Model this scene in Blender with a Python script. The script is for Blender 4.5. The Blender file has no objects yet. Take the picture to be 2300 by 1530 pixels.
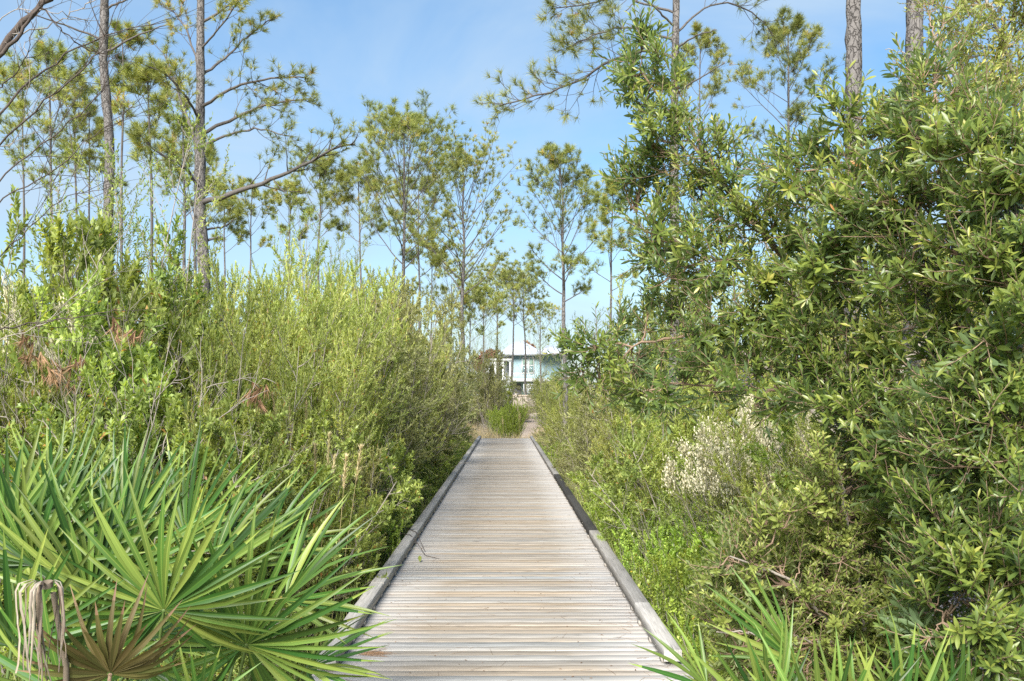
import bpy, math, random
import numpy as np
from mathutils import Matrix, Vector

random.seed(7)
sc = bpy.context.scene
COL = sc.collection
R = math.radians
F = 2130.0            # focal length in photo pixels
VX, HY = 1137.0, 894.0
EYE = 2.1             # eye height above the deck
GZ = -0.5             # ground below the deck


def P(px, py, d):
    """a point seen at photo pixel px,py, d metres down the boardwalk"""
    return np.array([(px - VX) / F * d, d, EYE - (py - HY) / F * d])


# ------------------------------------------------------------------ camera
cam_d = bpy.data.cameras.new('camera')
cam = bpy.data.objects.new('camera', cam_d)
COL.objects.link(cam)
cam_d.sensor_width = 36.0
cam_d.lens = F / 2300 * 36.0
cam_d.shift_y = (HY - 765) / 2300
cam_d.clip_end = 6000
cam.location = (0, 0, EYE)
cam.rotation_euler = (R(90), 0, -math.atan((1150 - VX) / F))
sc.camera = cam

# ------------------------------------------------------------------ world
SUN_EL, SUN_AZ = 38.0, 196.0     # azimuth clockwise from +Y (behind the camera, left)
w = bpy.data.worlds.new('World')
sc.world = w
w.use_nodes = True
nt = w.node_tree
for n in list(nt.nodes):
    nt.nodes.remove(n)
out = nt.nodes.new('ShaderNodeOutputWorld')
bg = nt.nodes.new('ShaderNodeBackground')
bg.inputs['Strength'].default_value = 0.08
sky = nt.nodes.new('ShaderNodeTexSky')
sky.sky_type = 'NISHITA'
sky.sun_disc = False
sky.sun_elevation = R(SUN_EL)
sky.sun_rotation = R(SUN_AZ)
sky.air_density = 1.0
sky.dust_density = 0.6
sky.ozone_density = 1.6
tc = nt.nodes.new('ShaderNodeTexCoord')
mp = nt.nodes.new('ShaderNodeMapping')
mp.inputs['Scale'].default_value = (1.0, 1.0, 2.6)
mp.inputs['Location'].default_value = (0.35, 0.1, 0.2)
nz = nt.nodes.new('ShaderNodeTexNoise')
nz.inputs['Scale'].default_value = 2.3
nz.inputs['Detail'].default_value = 6
nz.inputs['Roughness'].default_value = 0.55
nz.inputs['Distortion'].default_value = 0.4
cr = nt.nodes.new('ShaderNodeMapRange')
cr.inputs['From Min'].default_value = 0.36
cr.inputs['From Max'].default_value = 0.74
cr.inputs['To Min'].default_value = 0.02
cr.inputs['To Max'].default_value = 0.85
# thin cloud thickens towards the horizon
sep = nt.nodes.new('ShaderNodeSeparateXYZ')
hz = nt.nodes.new('ShaderNodeMapRange')
hz.inputs['From Min'].default_value = 0.0
hz.inputs['From Max'].default_value = 0.42
hz.inputs['To Min'].default_value = 0.42
hz.inputs['To Max'].default_value = 0.0
mx = nt.nodes.new('ShaderNodeMath'); mx.operation = 'ADD'; mx.use_clamp = True
mixc = nt.nodes.new('ShaderNodeMixRGB')
mixc.inputs['Color2'].default_value = (2.9, 3.75, 4.65, 1)
nt.links.new(tc.outputs['Generated'], mp.inputs['Vector'])
nt.links.new(mp.outputs['Vector'], nz.inputs['Vector'])
nt.links.new(nz.outputs['Fac'], cr.inputs['Value'])
nt.links.new(tc.outputs['Generated'], sep.inputs['Vector'])
nt.links.new(sep.outputs['Z'], hz.inputs['Value'])
nt.links.new(cr.outputs['Result'], mx.inputs[0])
nt.links.new(hz.outputs['Result'], mx.inputs[1])
nt.links.new(mx.outputs['Value'], mixc.inputs['Fac'])
hsv = nt.nodes.new('ShaderNodeHueSaturation')
hsv.inputs['Hue'].default_value = 0.497
hsv.inputs['Saturation'].default_value = 1.3
hsv.inputs['Value'].default_value = 1.0
nt.links.new(sky.outputs['Color'], hsv.inputs['Color'])
nt.links.new(hsv.outputs['Color'], mixc.inputs['Color1'])
nt.links.new(mixc.outputs['Color'], bg.inputs['Color'])
nt.links.new(bg.outputs['Background'], out.inputs['Surface'])

# ------------------------------------------------------------------ sun
sun_d = bpy.data.lights.new('sun', 'SUN')
sun_d.energy = 5.0
sun_d.angle = R(32)
sun_d.color = (1.0, 0.95, 0.87)
sun = bpy.data.objects.new('sun', sun_d)
COL.objects.link(sun)
_sd = Vector((math.sin(R(SUN_AZ)) * math.cos(R(SUN_EL)), math.cos(R(SUN_AZ)) * math.cos(R(SUN_EL)), math.sin(R(SUN_EL))))
sun.rotation_euler = _sd.to_track_quat('Z', 'Y').to_euler()
sun.location = (0, 0, 30)

sc.view_settings.view_transform = 'Standard'
sc.view_settings.look = 'None'
sc.view_settings.gamma = 1.0
sc.view_settings.use_curve_mapping = False
sc.view_settings.exposure = 1.35
sc.cycles.max_bounces = 10
sc.cycles.diffuse_bounces = 5
sc.cycles.glossy_bounces = 2
sc.cycles.transmission_bounces = 5
sc.cycles.use_denoising = False
sc.cycles.sample_clamp_indirect = 6


# ------------------------------------------------------------------ helpers
def link(name, me, mat=None, parent=None, label=None, cat=None, group=None, kind=None):
    o = bpy.data.objects.new(name, me)
    COL.objects.link(o)
    if mat is not None and me is not None and len(me.materials) == 0:
        me.materials.append(mat)
    if parent is not None:
        o.parent = parent
    tag(o, label, cat, group, kind)
    return o


def tag(o, label=None, cat=None, group=None, kind=None):
    if label: o['label'] = label
    if cat: o['category'] = cat
    if group: o['group'] = group
    if kind: o['kind'] = kind
    return o


def empty(name, loc, label=None, cat=None, group=None, kind=None):
    o = bpy.data.objects.new(name, None)
    COL.objects.link(o)
    o.location = [float(v) for v in loc]
    o.empty_display_size = 0.2
    return tag(o, label, cat, group, kind)


def norm(v):
    return v / np.maximum(np.linalg.norm(v, axis=-1, keepdims=True), 1e-9)


def perp(d, rng=None, az=None):
    """unit vectors perpendicular to d, turned by az"""
    ref = np.where(np.abs(d[..., 2:3]) > 0.9, np.array([1.0, 0, 0]), np.array([0, 0, 1.0]))
    a = norm(np.cross(d, ref)); b = np.cross(d, a)
    if az is None:
        az = rng.uniform(0, 2 * np.pi, d.shape[:-1])
    return a * np.cos(az)[..., None] + b * np.sin(az)[..., None]


class Buf:
    """collects vertices and faces (tris or quads) with a tone per face"""
    def __init__(self):
        self.v, self.f, self.n, self.t, self.c = [], [], [], [], 0

    def add(self, v, f, tone=0.5):
        f = np.asarray(f)
        v = np.asarray(v, dtype=np.float32).reshape(-1, 3)
        self.v.append(v)
        self.f.append((f + self.c).ravel())
        self.n.append(np.full(len(f), f.shape[1]))
        self.t.append(np.broadcast_to(np.asarray(tone, dtype=np.float32), (len(f),)))
        self.c += len(v)

    def mesh(self, name, mat=None, smooth=False):
        me = bpy.data.meshes.new(name)
        v = np.concatenate(self.v); f = np.concatenate(self.f).astype(np.int32)
        n = np.concatenate(self.n).astype(np.int32)
        t = np.concatenate(self.t)
        me.vertices.add(len(v)); me.vertices.foreach_set('co', v.ravel().astype(np.float32))
        me.loops.add(len(f)); me.loops.foreach_set('vertex_index', f)
        me.polygons.add(len(n))
        st = np.zeros(len(n), dtype=np.int32); st[1:] = np.cumsum(n)[:-1]
        me.polygons.foreach_set('loop_start', st)
        me.polygons.foreach_set('loop_total', n)
        me.update(calc_edges=True)
        if smooth:
            me.polygons.foreach_set('use_smooth', np.ones(len(n), dtype=bool))
        a = me.attributes.new('tone', 'FLOAT', 'FACE')
        a.data.foreach_set('value', t.astype(np.float32))
        if mat: me.materials.append(mat)
        return me


def tubes(buf, pts, rad, sides=4, tone=0.5, cap=False):
    """pts [B,K,3], rad [B,K]"""
    pts = np.asarray(pts, float); rad = np.asarray(rad, float)
    if pts.ndim == 2: pts = pts[None]; rad = rad[None]
    B, K, _ = pts.shape
    if B == 0: return
    d = np.gradient(pts, axis=1); d = norm(d)
    md = norm(pts[:, -1] - pts[:, 0])[:, None]
    ref = np.where(np.abs(md[..., 2:3]) > 0.8, np.array([1.0, 0, 0]), np.array([0, 0, 1.0]))
    a = norm(np.cross(d, np.broadcast_to(ref, d.shape))); b = np.cross(d, a)
    th = np.linspace(0, 2 * np.pi, sides, endpoint=False)
    ring = (a[:, :, None] * np.cos(th)[None, None, :, None] + b[:, :, None] * np.sin(th)[None, None, :, None])
    if rad.ndim == 2: rr = rad[:, :, None, None]
    else: rr = rad[..., None]
    v = pts[:, :, None] + ring * rr
    idx = np.arange(B * K * sides).reshape(B, K, sides)
    i0 = idx[:, :-1]; i1 = idx[:, 1:]
    q = np.stack([i0, np.roll(i0, -1, 2), np.roll(i1, -1, 2), i1], -1).reshape(-1, 4)
    if np.ndim(tone) == 1:
        tone = np.repeat(tone, (K - 1) * sides)
    buf.add(v.reshape(-1, 3), q, tone)


def grow(st, di, ln, K, rng, curl=0.0, wob=0.15, bend=None):
    """polylines [B,K,3] from starts, directions and lengths"""
    B = len(st)
    d = norm(np.asarray(di, float)); out = np.zeros((B, K, 3)); out[:, 0] = st
    step = (np.asarray(ln, float) / (K - 1))[:, None]
    c = np.broadcast_to(np.asarray(curl, float), (B,))[:, None]
    for k in range(1, K):
        d = norm(d + np.array([0, 0, 1.0]) * c / (K - 1) + rng.normal(0, wob, (B, 3)) * (1.7 / math.sqrt(K)) * 0.6)
        out[:, k] = out[:, k - 1] + d * step
    return out


def at(pl, t):
    """sample polylines pl [B,K,3] at t [B,n] -> positions, directions"""
    B, K, _ = pl.shape
    x = np.clip(t, 0, 1) * (K - 1); i = np.minimum(x.astype(int), K - 2); f = (x - i)[..., None]
    bi = np.arange(B)[:, None]
    a = pl[bi, i]; b = pl[bi, i + 1]
    return a + (b - a) * f, norm(b - a)


def spawn(pl, ln, n, t0, t1, ang, lf, K, rng, curl=0.0, wob=0.15, taper=0.6, angj=0.2, flat=0.0):
    B = len(pl)
    t = t0 + (t1 - t0) * (np.arange(n)[None] + rng.uniform(0, 1, (B, n))) / n
    p, d = at(pl, t)
    az = (np.arange(n)[None] * 2.4 + rng.uniform(0, 6.28, (B, 1)) + rng.normal(0, 0.5, (B, n)))
    pr = perp(d, az=az)
    if flat:
        pr = norm(pr * np.array([1, 1, 1 - flat]))
    a = ang + rng.normal(0, angj, (B, n))
    dd = d * np.cos(a)[..., None] + pr * np.sin(a)[..., None]
    L = np.asarray(ln)[:, None] * lf * (1 - taper * (t - t0) / max(t1 - t0, 1e-6)) * rng.uniform(0.7, 1.25, (B, n))
    L = L.reshape(-1)
    return grow(p.reshape(-1, 3), dd.reshape(-1, 3), L, K, rng, curl, wob), L


def rads(r0, r1, B, K):
    return np.broadcast_to(np.linspace(0, 1, K)[None], (B, K)) * (np.asarray(r1).reshape(-1, 1) - np.asarray(r0).reshape(-1, 1)) + np.asarray(r0).reshape(-1, 1)


def leaf_frames(pl, n, t0, t1, ang, rng, angj=0.25, up=0.3):
    """leaf positions, directions and normals on twigs"""
    B = len(pl)
    t = t0 + (t1 - t0) * (np.arange(n)[None] + rng.uniform(0, 1, (B, n))) / n
    p, d = at(pl, t)
    az = np.arange(n)[None] * 2.4 + rng.uniform(0, 6.28, (B, 1)) + rng.normal(0, 0.3, (B, n))
    pr = perp(d, az=az)
    a = ang * (1.15 - 0.45 * (t - t0) / max(t1 - t0, 1e-6)) + rng.normal(0, angj, (B, n))
    dd = norm(d * np.cos(a)[..., None] + pr * np.sin(a)[..., None] + np.array([0, 0, up * 0.3]))
    nn = d * np.sin(a)[..., None] - pr * np.cos(a)[..., None] + rng.normal(0, 0.25, dd.shape) + np.array([0, 0, up])
    nn = norm(nn - (nn * dd).sum(-1, keepdims=True) * dd)
    return p.reshape(-1, 3), dd.reshape(-1, 3), nn.reshape(-1, 3)


LEAF4_F = np.array([[0, 1, 2, 3]])


def leaves4(buf, p, d, n, L, W, tone, wide=0.5, fold=0.35):
    """folded four-corner leaves"""
    N = len(p); s = np.cross(d, n)
    L = np.broadcast_to(L, (N,))[:, None]; W = np.broadcast_to(W, (N,))[:, None] / 2
    a = p; c = p + d * L - n * L * 0.08
    m = p + d * L * wide + n * W * fold * 1.6
    v = np.stack([a, m + s * W, c, m - s * W], 1)
    f = np.arange(N * 4).reshape(N, 4)
    buf.add(v.reshape(-1, 3), f, tone)


def leaves8(buf, p, d, n, L, W, tone, belly=0.62, droop=0.14, fold=0.3):
    """leaves with a midrib and a curved, narrow outline"""
    N = len(p); s = np.cross(d, n)
    L = np.broadcast_to(L, (N,))[:, None]; W = np.broadcast_to(W, (N,))[:, None] / 2
    def pt(u, w_, h=0.0):
        return p + d * L * u + s * W * w_ + n * (W * abs(w_) * fold - L * droop * u * u)
    v = np.stack([pt(0, 0), pt(.33, .72), pt(.33, 0), pt(.33, -.72), pt(belly, 1), pt(belly, 0), pt(belly, -1), pt(1, 0), pt(.86, .55), pt(.86, -.55)], 1)
    base = (np.arange(N) * 10)[:, None, None]
    q = np.array([[1, 4, 5, 2], [2, 5, 6, 3], [4, 8, 7, 5], [5, 7, 9, 6]])
    t = np.array([[0, 1, 2], [0, 2, 3]])
    c0 = buf.c
    buf.add(v.reshape(-1, 3), (base + q[None]).reshape(-1, 4), np.repeat(tone, 4))
    buf.f.append((base + t[None]).reshape(-1) + c0)
    buf.n.append(np.full(N * 2, 3)); buf.t.append(np.repeat(np.asarray(tone, dtype=np.float32), 2))


def leaf_mesh(name, L, W, mat, tone, belly=0.62, droop=0.14):
    b = Buf()
    leaves8(b, np.zeros((1, 3)), np.array([[0, 1.0, 0]]), np.array([[0, 0, 1.0]]), L, W, np.array([tone]), belly, droop)
    return b.mesh(name, mat)


def needles(buf, p, d, rng, n, L, Wd, tone, spread=1.25):
    """star tufts of needles at p pointing along d"""
    T = len(p)
    dd = np.repeat(d, n, 0); pp = np.repeat(p, n, 0)
    th = rng.uniform(0.08, 1, T * n) ** 0.7 * spread
    pr = perp(dd, rng)
    nd = norm(dd * np.cos(th)[:, None] + pr * np.sin(th)[:, None])
    base = pp - dd * (rng.uniform(0, 0.5, T * n) * L)[:, None]
    Ls = L * rng.uniform(0.7, 1.15, T * n)
    s = perp(nd, rng)
    v = np.stack([base + s * Wd / 2, base - s * Wd / 2, base + nd * Ls[:, None] - np.array([0, 0, 1]) * (Ls * 0.10)[:, None]], 1)
    f = np.arange(T * n * 3).reshape(-1, 3)
    tn = np.repeat(tone, n) + rng.normal(0, 0.08, T * n)
    buf.add(v.reshape(-1, 3), f, np.clip(tn, 0, 1))


def box(buf, x0, x1, y0, y1, z0, z1, tone=0.5):
    v = np.array([[x, y, z] for z in (z0, z1) for y in (y0, y1) for x in (x0, x1)], float)
    f = [[0, 2, 3, 1], [4, 5, 7, 6], [0, 1, 5, 4], [2, 6, 7, 3], [0, 4, 6, 2], [1, 3, 7, 5]]
    buf.add(v, f, tone)


def boxmesh(name, x0, x1, y0, y1, z0, z1, mat):
    b = Buf(); box(b, x0, x1, y0, y1, z0, z1)
    return b.mesh(name, mat)


# ------------------------------------------------------------------ materials
def newmat(name):
    m = bpy.data.materials.new(name)
    m.use_nodes = True
    t = m.node_tree
    for n in list(t.nodes): t.nodes.remove(n)
    o = t.nodes.new('ShaderNodeOutputMaterial')
    return m, t, o


def ramp(t, stops):
    r = t.nodes.new('ShaderNodeValToRGB')
    e = r.color_ramp.elements
    e[0].position, e[0].color = stops[0][0], (*stops[0][1], 1)
    e[1].position, e[1].color = stops[-1][0], (*stops[-1][1], 1)
    for p_, c_ in stops[1:-1]:
        x = e.new(p_); x.color = (*c_, 1)
    return r


def leafmat(name, stops, rough=0.45, trans=0.35, spec=0.35, under=None, objvar=0.25, tcol=(1.25, 1.2, 0.5)):
    m, t, o = newmat(name)
    L = t.links.new
    at_ = t.nodes.new('ShaderNodeAttribute'); at_.attribute_name = 'tone'
    r = ramp(t, stops)
    L(at_.outputs['Fac'], r.inputs['Fac'])
    oi = t.nodes.new('ShaderNodeObjectInfo')
    hs = t.nodes.new('ShaderNodeHueSaturation')
    mr = t.nodes.new('ShaderNodeMapRange')
    mr.inputs['To Min'].default_value = 1 - objvar; mr.inputs['To Max'].default_value = 1 + objvar
    L(oi.outputs['Random'], mr.inputs['Value'])
    L(mr.outputs['Result'], hs.inputs['Value'])
    mh = t.nodes.new('ShaderNodeMapRange')
    mh.inputs['To Min'].default_value = 0.5 - objvar * 0.05; mh.inputs['To Max'].default_value = 0.5 + objvar * 0.05
    mul = t.nodes.new('ShaderNodeMath'); mul.operation = 'FRACT'
    m7 = t.nodes.new('ShaderNodeMath'); m7.operation = 'MULTIPLY'; m7.inputs[1].default_value = 7.31
    L(oi.outputs['Random'], m7.inputs[0]); L(m7.outputs[0], mul.inputs[0]); L(mul.outputs[0], mh.inputs['Value'])
    L(mh.outputs['Result'], hs.inputs['Hue'])
    L(r.outputs['Color'], hs.inputs['Color'])
    colr = hs.outputs['Color']
    if under:
        g = t.nodes.new('ShaderNodeNewGeometry')
        mu = t.nodes.new('ShaderNodeMixRGB'); mu.inputs['Color2'].default_value = (*under, 1)
        ml = t.nodes.new('ShaderNodeMath'); ml.operation = 'MULTIPLY'; ml.inputs[1].default_value = 0.6
        L(g.outputs['Backfacing'], ml.inputs[0]); L(ml.outputs[0], mu.inputs['Fac']); L(colr, mu.inputs['Color1'])
        colr = mu.outputs['Color']
    b = t.nodes.new('ShaderNodeBsdfPrincipled')
    b.inputs['Roughness'].default_value = rough
    b.inputs['Specular IOR Level'].default_value = spec
    L(colr, b.inputs['Base Color'])
    tr = t.nodes.new('ShaderNodeBsdfTranslucent')
    mc = t.nodes.new('ShaderNodeMixRGB'); mc.blend_type = 'MULTIPLY'; mc.inputs['Fac'].default_value = 1
    mc.inputs['Color2'].default_value = (*tcol, 1)
    L(colr, mc.inputs['Color1']); L(mc.outputs['Color'], tr.inputs['Color'])
    ms = t.nodes.new('ShaderNodeMixShader'); ms.inputs['Fac'].default_value = trans
    L(b.outputs[0], ms.inputs[1]); L(tr.outputs[0], ms.inputs[2]); L(ms.outputs[0], o.inputs['Surface'])
    return m


def barkmat(name, c1, c2, scale=6, bump=0.4, rough=0.9, stretch=0.25, c3=None):
    m, t, o = newmat(name)
    L = t.links.new
    tc = t.nodes.new('ShaderNodeTexCoord'); mp = t.nodes.new('ShaderNodeMapping')
    mp.inputs['Scale'].default_value = (1, 1, stretch)
    wn = t.nodes.new('ShaderNodeTexNoise'); wn.inputs['Scale'].default_value = scale * 1.3; wn.inputs['Detail'].default_value = 3
    wa = t.nodes.new('ShaderNodeVectorMath'); wa.operation = 'MULTIPLY_ADD'; wa.inputs[1].default_value = (.16, .16, .22)
    L(tc.outputs['Object'], wn.inputs['Vector']); L(wn.outputs['Color'], wa.inputs[0]); L(tc.outputs['Object'], wa.inputs[2])
    L(wa.outputs[0], mp.inputs['Vector'])
    n = t.nodes.new('ShaderNodeTexNoise'); n.inputs['Scale'].default_value = scale * 2; n.inputs['Detail'].default_value = 6
    v = t.nodes.new('ShaderNodeTexVoronoi'); v.inputs['Scale'].default_value = scale * 2.5; v.feature = 'DISTANCE_TO_EDGE'
    L(mp.outputs[0], n.inputs['Vector']); L(mp.outputs[0], v.inputs['Vector'])
    vr = t.nodes.new('ShaderNodeMapRange'); vr.inputs['From Max'].default_value = 0.12
    L(v.outputs['Distance'], vr.inputs['Value'])
    mu = t.nodes.new('ShaderNodeMath'); mu.operation = 'MULTIPLY_ADD'; mu.inputs[1].default_value = 0.45
    L(vr.outputs[0], mu.inputs[0]); 
    m2 = t.nodes.new('ShaderNodeMath'); m2.operation = 'MULTIPLY'; m2.inputs[1].default_value = 0.9
    L(n.outputs['Fac'], m2.inputs[0]); L(m2.outputs[0], mu.inputs[2])
    st = [(0.2, c1), (0.75, c2)] if c3 is None else [(0.2, c1), (0.6, c2), (0.9, c3)]
    r = ramp(t, st); L(mu.outputs[0], r.inputs['Fac'])
    b = t.nodes.new('ShaderNodeBsdfPrincipled'); b.inputs['Roughness'].default_value = rough
    b.inputs['Specular IOR Level'].default_value = 0.2
    L(r.outputs['Color'], b.inputs['Base Color'])
    bp = t.nodes.new('ShaderNodeBump'); bp.inputs['Strength'].default_value = bump; bp.inputs['Distance'].default_value = 0.02
    L(mu.outputs[0], bp.inputs['Height']); L(bp.outputs[0], b.inputs['Normal'])
    L(b.outputs[0], o.inputs['Surface'])
    return m


def plain(name, col, rough=0.6, spec=0.3, noise=0.15, scale=8):
    m, t, o = newmat(name)
    L = t.links.new
    tc = t.nodes.new('ShaderNodeTexCoord')
    n = t.nodes.new('ShaderNodeTexNoise'); n.inputs['Scale'].default_value = scale; n.inputs['Detail'].default_value = 4
    L(tc.outputs['Object'], n.inputs['Vector'])
    c = np.array(col)
    r = ramp(t, [(0.3, tuple(c * (1 - noise))), (0.7, tuple(np.minimum(c * (1 + noise), 0.95)))])
    L(n.outputs['Fac'], r.inputs['Fac'])
    b = t.nodes.new('ShaderNodeBsdfPrincipled'); b.inputs['Roughness'].default_value = rough
    b.inputs['Specular IOR Level'].default_value = spec
    L(r.outputs['Color'], b.inputs['Base Color']); L(b.outputs[0], o.inputs['Surface'])
    return m


def woodmat(name, axis, dark, mid, pale, crack=0.5, edge=False):
    """weathered boards; the grain runs along axis (0 = x, 1 = y); each board takes its tint from its own object colour"""
    m, t, o = newmat(name)
    L = t.links.new
    N = t.nodes.new
    tc = N('ShaderNodeTexCoord'); oi = N('ShaderNodeObjectInfo')
    # each board reads its own piece of grain
    off = N('ShaderNodeVectorMath'); off.operation = 'MULTIPLY_ADD'
    cmb = N('ShaderNodeCombineXYZ')
    for i in range(3): L(oi.outputs['Random'], cmb.inputs[i])
    off.inputs[1].default_value = (53.0, 31.0, 17.0)
    L(cmb.outputs[0], off.inputs[0]); L(tc.outputs['Object'], off.inputs[2])
    def mapped(sx, sy, sz):
        mp = N('ShaderNodeMapping')
        s = [sx, sy, sz]
        if axis == 1: s = [sy, sx, sz]
        mp.inputs['Scale'].default_value = s
        L(off.outputs[0], mp.inputs['Vector'])
        return mp.outputs[0]
    def noise(vec, sc_, det=5, rg=0.6, dist=0.0):
        n = N('ShaderNodeTexNoise'); n.inputs['Scale'].default_value = sc_; n.inputs['Detail'].default_value = det
        n.inputs['Roughness'].default_value = rg; n.inputs['Distortion'].default_value = dist
        L(vec, n.inputs['Vector']); return n.outputs['Fac']
    grain = noise(mapped(0.9, 26, 26), 2.4, 6, 0.65, 0.3)
    fine = noise(mapped(2.5, 120, 120), 2.0, 3, 0.6)
    blot = noise(mapped(1.0, 5, 5), 1.3, 4)
    crk = noise(mapped(1.6, 45, 45), 1.7, 2, 0.4, 0.2)
    r = ramp(t, [(0.28, dark), (0.5, mid), (0.72, pale)])
    add = N('ShaderNodeMath'); add.operation = 'MULTIPLY_ADD'; add.inputs[1].default_value = 0.55
    L(grain, add.inputs[0])
    m2 = N('ShaderNodeMath'); m2.operation = 'MULTIPLY_ADD'; m2.inputs[1].default_value = 0.25
    L(fine, m2.inputs[0])
    m3 = N('ShaderNodeMath'); m3.operation = 'MULTIPLY'; m3.inputs[1].default_value = 0.2
    L(blot, m3.inputs[0]); L(m3.outputs[0], m2.inputs[2]); L(m2.outputs[0], add.inputs[2])
    L(add.outputs[0], r.inputs['Fac'])
    col = r.outputs['Color']
    # tint of the board
    mt = N('ShaderNodeMixRGB'); mt.blend_type = 'MULTIPLY'; mt.inputs['Fac'].default_value = 1
    L(col, mt.inputs['Color1']); L(oi.outputs['Color'], mt.inputs['Color2']); col = mt.outputs['Color']
    if edge:
        # bleached ends of the deck boards and the tan, walked middle
        sx = N('ShaderNodeSeparateXYZ'); L(tc.outputs['Object'], sx.inputs[0])
        wv = N('ShaderNodeMath'); wv.operation = 'MULTIPLY_ADD'; wv.inputs[1].default_value = 0.9
        L(noise(mapped(0.8, 3, 3), 1.0, 2), wv.inputs[0])
        ab = N('ShaderNodeMath'); ab.operation = 'ABSOLUTE'; L(sx.outputs['X'], ab.inputs[0]); L(ab.outputs[0], wv.inputs[2])
        mr = N('ShaderNodeMapRange'); mr.inputs['From Min'].default_value = 1.10; mr.inputs['From Max'].default_value = 1.65
        L(wv.outputs[0], mr.inputs['Value'])
        me_ = N('ShaderNodeMixRGB'); me_.inputs['Color2'].default_value = (0.38, 0.37, 0.36, 1)
        mm = N('ShaderNodeMath'); mm.operation = 'MULTIPLY'; mm.inputs[1].default_value = 0.62
        L(mr.outputs[0], mm.inputs[0]); L(mm.outputs[0], me_.inputs['Fac']); L(col, me_.inputs['Color1'])
        col = me_.outputs['Color']
    # cracks
    cm = N('ShaderNodeMapRange'); cm.inputs['From Min'].default_value = 0.235; cm.inputs['From Max'].default_value = 0.33
    cm.inputs['To Min'].default_value = 1 - crack; cm.inputs['To Max'].default_value = 1.0
    L(crk, cm.inputs['Value'])
    mk = N('ShaderNodeMixRGB'); mk.blend_type = 'MULTIPLY'; mk.inputs['Fac'].default_value = 1
    L(col, mk.inputs['Color1'])
    cc = N('ShaderNodeCombineColor')
    for i in range(3): L(cm.outputs[0], cc.inputs[i])
    L(cc.outputs[0], mk.inputs['Color2']); col = mk.outputs['Color']
    vk = N('ShaderNodeTexVoronoi'); vk.inputs['Scale'].default_value = 1.0
    L(mapped(2.2, 9, 9), vk.inputs['Vector'])
    km = N('ShaderNodeMapRange'); km.inputs['From Min'].default_value = 0.03; km.inputs['From Max'].default_value = 0.11
    km.inputs['To Min'].default_value = 0.35; km.inputs['To Max'].default_value = 1.0
    L(vk.outputs['Distance'], km.inputs['Value'])
    kc = N('ShaderNodeCombineColor')
    for i in range(3): L(km.outputs[0], kc.inputs[i])
    kk = N('ShaderNodeMixRGB'); kk.blend_type = 'MULTIPLY'; kk.inputs['Fac'].default_value = 0.8
    L(col, kk.inputs['Color1']); L(kc.outputs[0], kk.inputs['Color2']); col = kk.outputs['Color']
    b = N('ShaderNodeBsdfPrincipled'); b.inputs['Roughness'].default_value = 0.82; b.inputs['Specular IOR Level'].default_value = 0.25
    L(col, b.inputs['Base Color'])
    bp = N('ShaderNodeBump'); bp.inputs['Strength'].default_value = 0.35; bp.inputs['Distance'].default_value = 0.004
    L(add.outputs[0], bp.inputs['Height']); L(bp.outputs[0], b.inputs['Normal'])
    L(b.outputs[0], o.inputs['Surface'])
    return m


M = {}
M['deck'] = woodmat('deck_wood', 0, (0.10, 0.087, 0.072), (0.225, 0.198, 0.165), (0.36, 0.33, 0.29), 0.8, edge=True)
M['rail'] = woodmat('rail_wood', 1, (0.11, 0.104, 0.097), (0.25, 0.24, 0.225), (0.38, 0.37, 0.35), 0.6)
M['fencewood'] = woodmat('fence_wood', 1, (0.25, 0.21, 0.17), (0.38, 0.33, 0.27), (0.5, 0.44, 0.37), 0.3)
M['titi'] = leafmat('yellow_green_leaf', [(0, (0.20, 0.24, 0.075)), (0.5, (0.42, 0.48, 0.14)), (0.9, (0.60, 0.60, 0.22)), (1, (0.45, 0.28, 0.11))], 0.5, 0.5)
M['broad'] = leafmat('green_shrub_leaf', [(0, (0.15, 0.21, 0.065)), (0.5, (0.33, 0.42, 0.12)), (0.93, (0.52, 0.58, 0.19)), (1, (0.45, 0.26, 0.09))], 0.42, 0.48)
M['olive'] = leafmat('olive_shrub_leaf', [(0, (0.17, 0.18, 0.085)), (0.5, (0.35, 0.37, 0.16)), (0.95, (0.52, 0.52, 0.25)), (1, (0.42, 0.26, 0.12))], 0.5, 0.45)
M['round'] = leafmat('bright_round_leaf', [(0, (0.16, 0.24, 0.05)), (0.5, (0.36, 0.48, 0.09)), (0.92, (0.52, 0.60, 0.15)), (1, (0.6, 0.42, 0.06))], 0.4, 0.4)
M['bay'] = leafmat('glossy_tree_leaf', [(0, (0.05, 0.09, 0.026)), (0.4, (0.12, 0.175, 0.04)), (0.8, (0.24, 0.28, 0.055)), (0.985, (0.44, 0.40, 0.10)), (1, (0.46, 0.22, 0.07))], 0.36, 0.42, 0.5, under=(0.18, 0.26, 0.14), objvar=0.08)
M['bay2'] = leafmat('small_tree_leaf', [(0, (0.14, 0.18, 0.05)), (0.5, (0.30, 0.36, 0.09)), (0.95, (0.52, 0.52, 0.16)), (1, (0.4, 0.24, 0.06))], 0.42, 0.45, 0.45, under=(0.22, 0.28, 0.14), objvar=0.1)
M['needle'] = leafmat('pine_needle', [(0, (0.09, 0.115, 0.04)), (0.5, (0.21, 0.245, 0.065)), (0.9, (0.38, 0.40, 0.10)), (1, (0.42, 0.20, 0.07))], 0.5, 0.3, 0.3, objvar=0.15)
M['feather'] = leafmat('bright_feathery_leaf', [(0, (0.14, 0.22, 0.035)), (0.5, (0.28, 0.38, 0.06)), (1, (0.45, 0.52, 0.13))], 0.5, 0.4)
M['palm'] = leafmat('palmetto_leaf', [(0, (0.018, 0.052, 0.012)), (0.5, (0.05, 0.115, 0.018)), (1, (0.18, 0.235, 0.05))], 0.42, 0.25, 0.35, under=(0.08, 0.15, 0.045), objvar=0.35)
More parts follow.
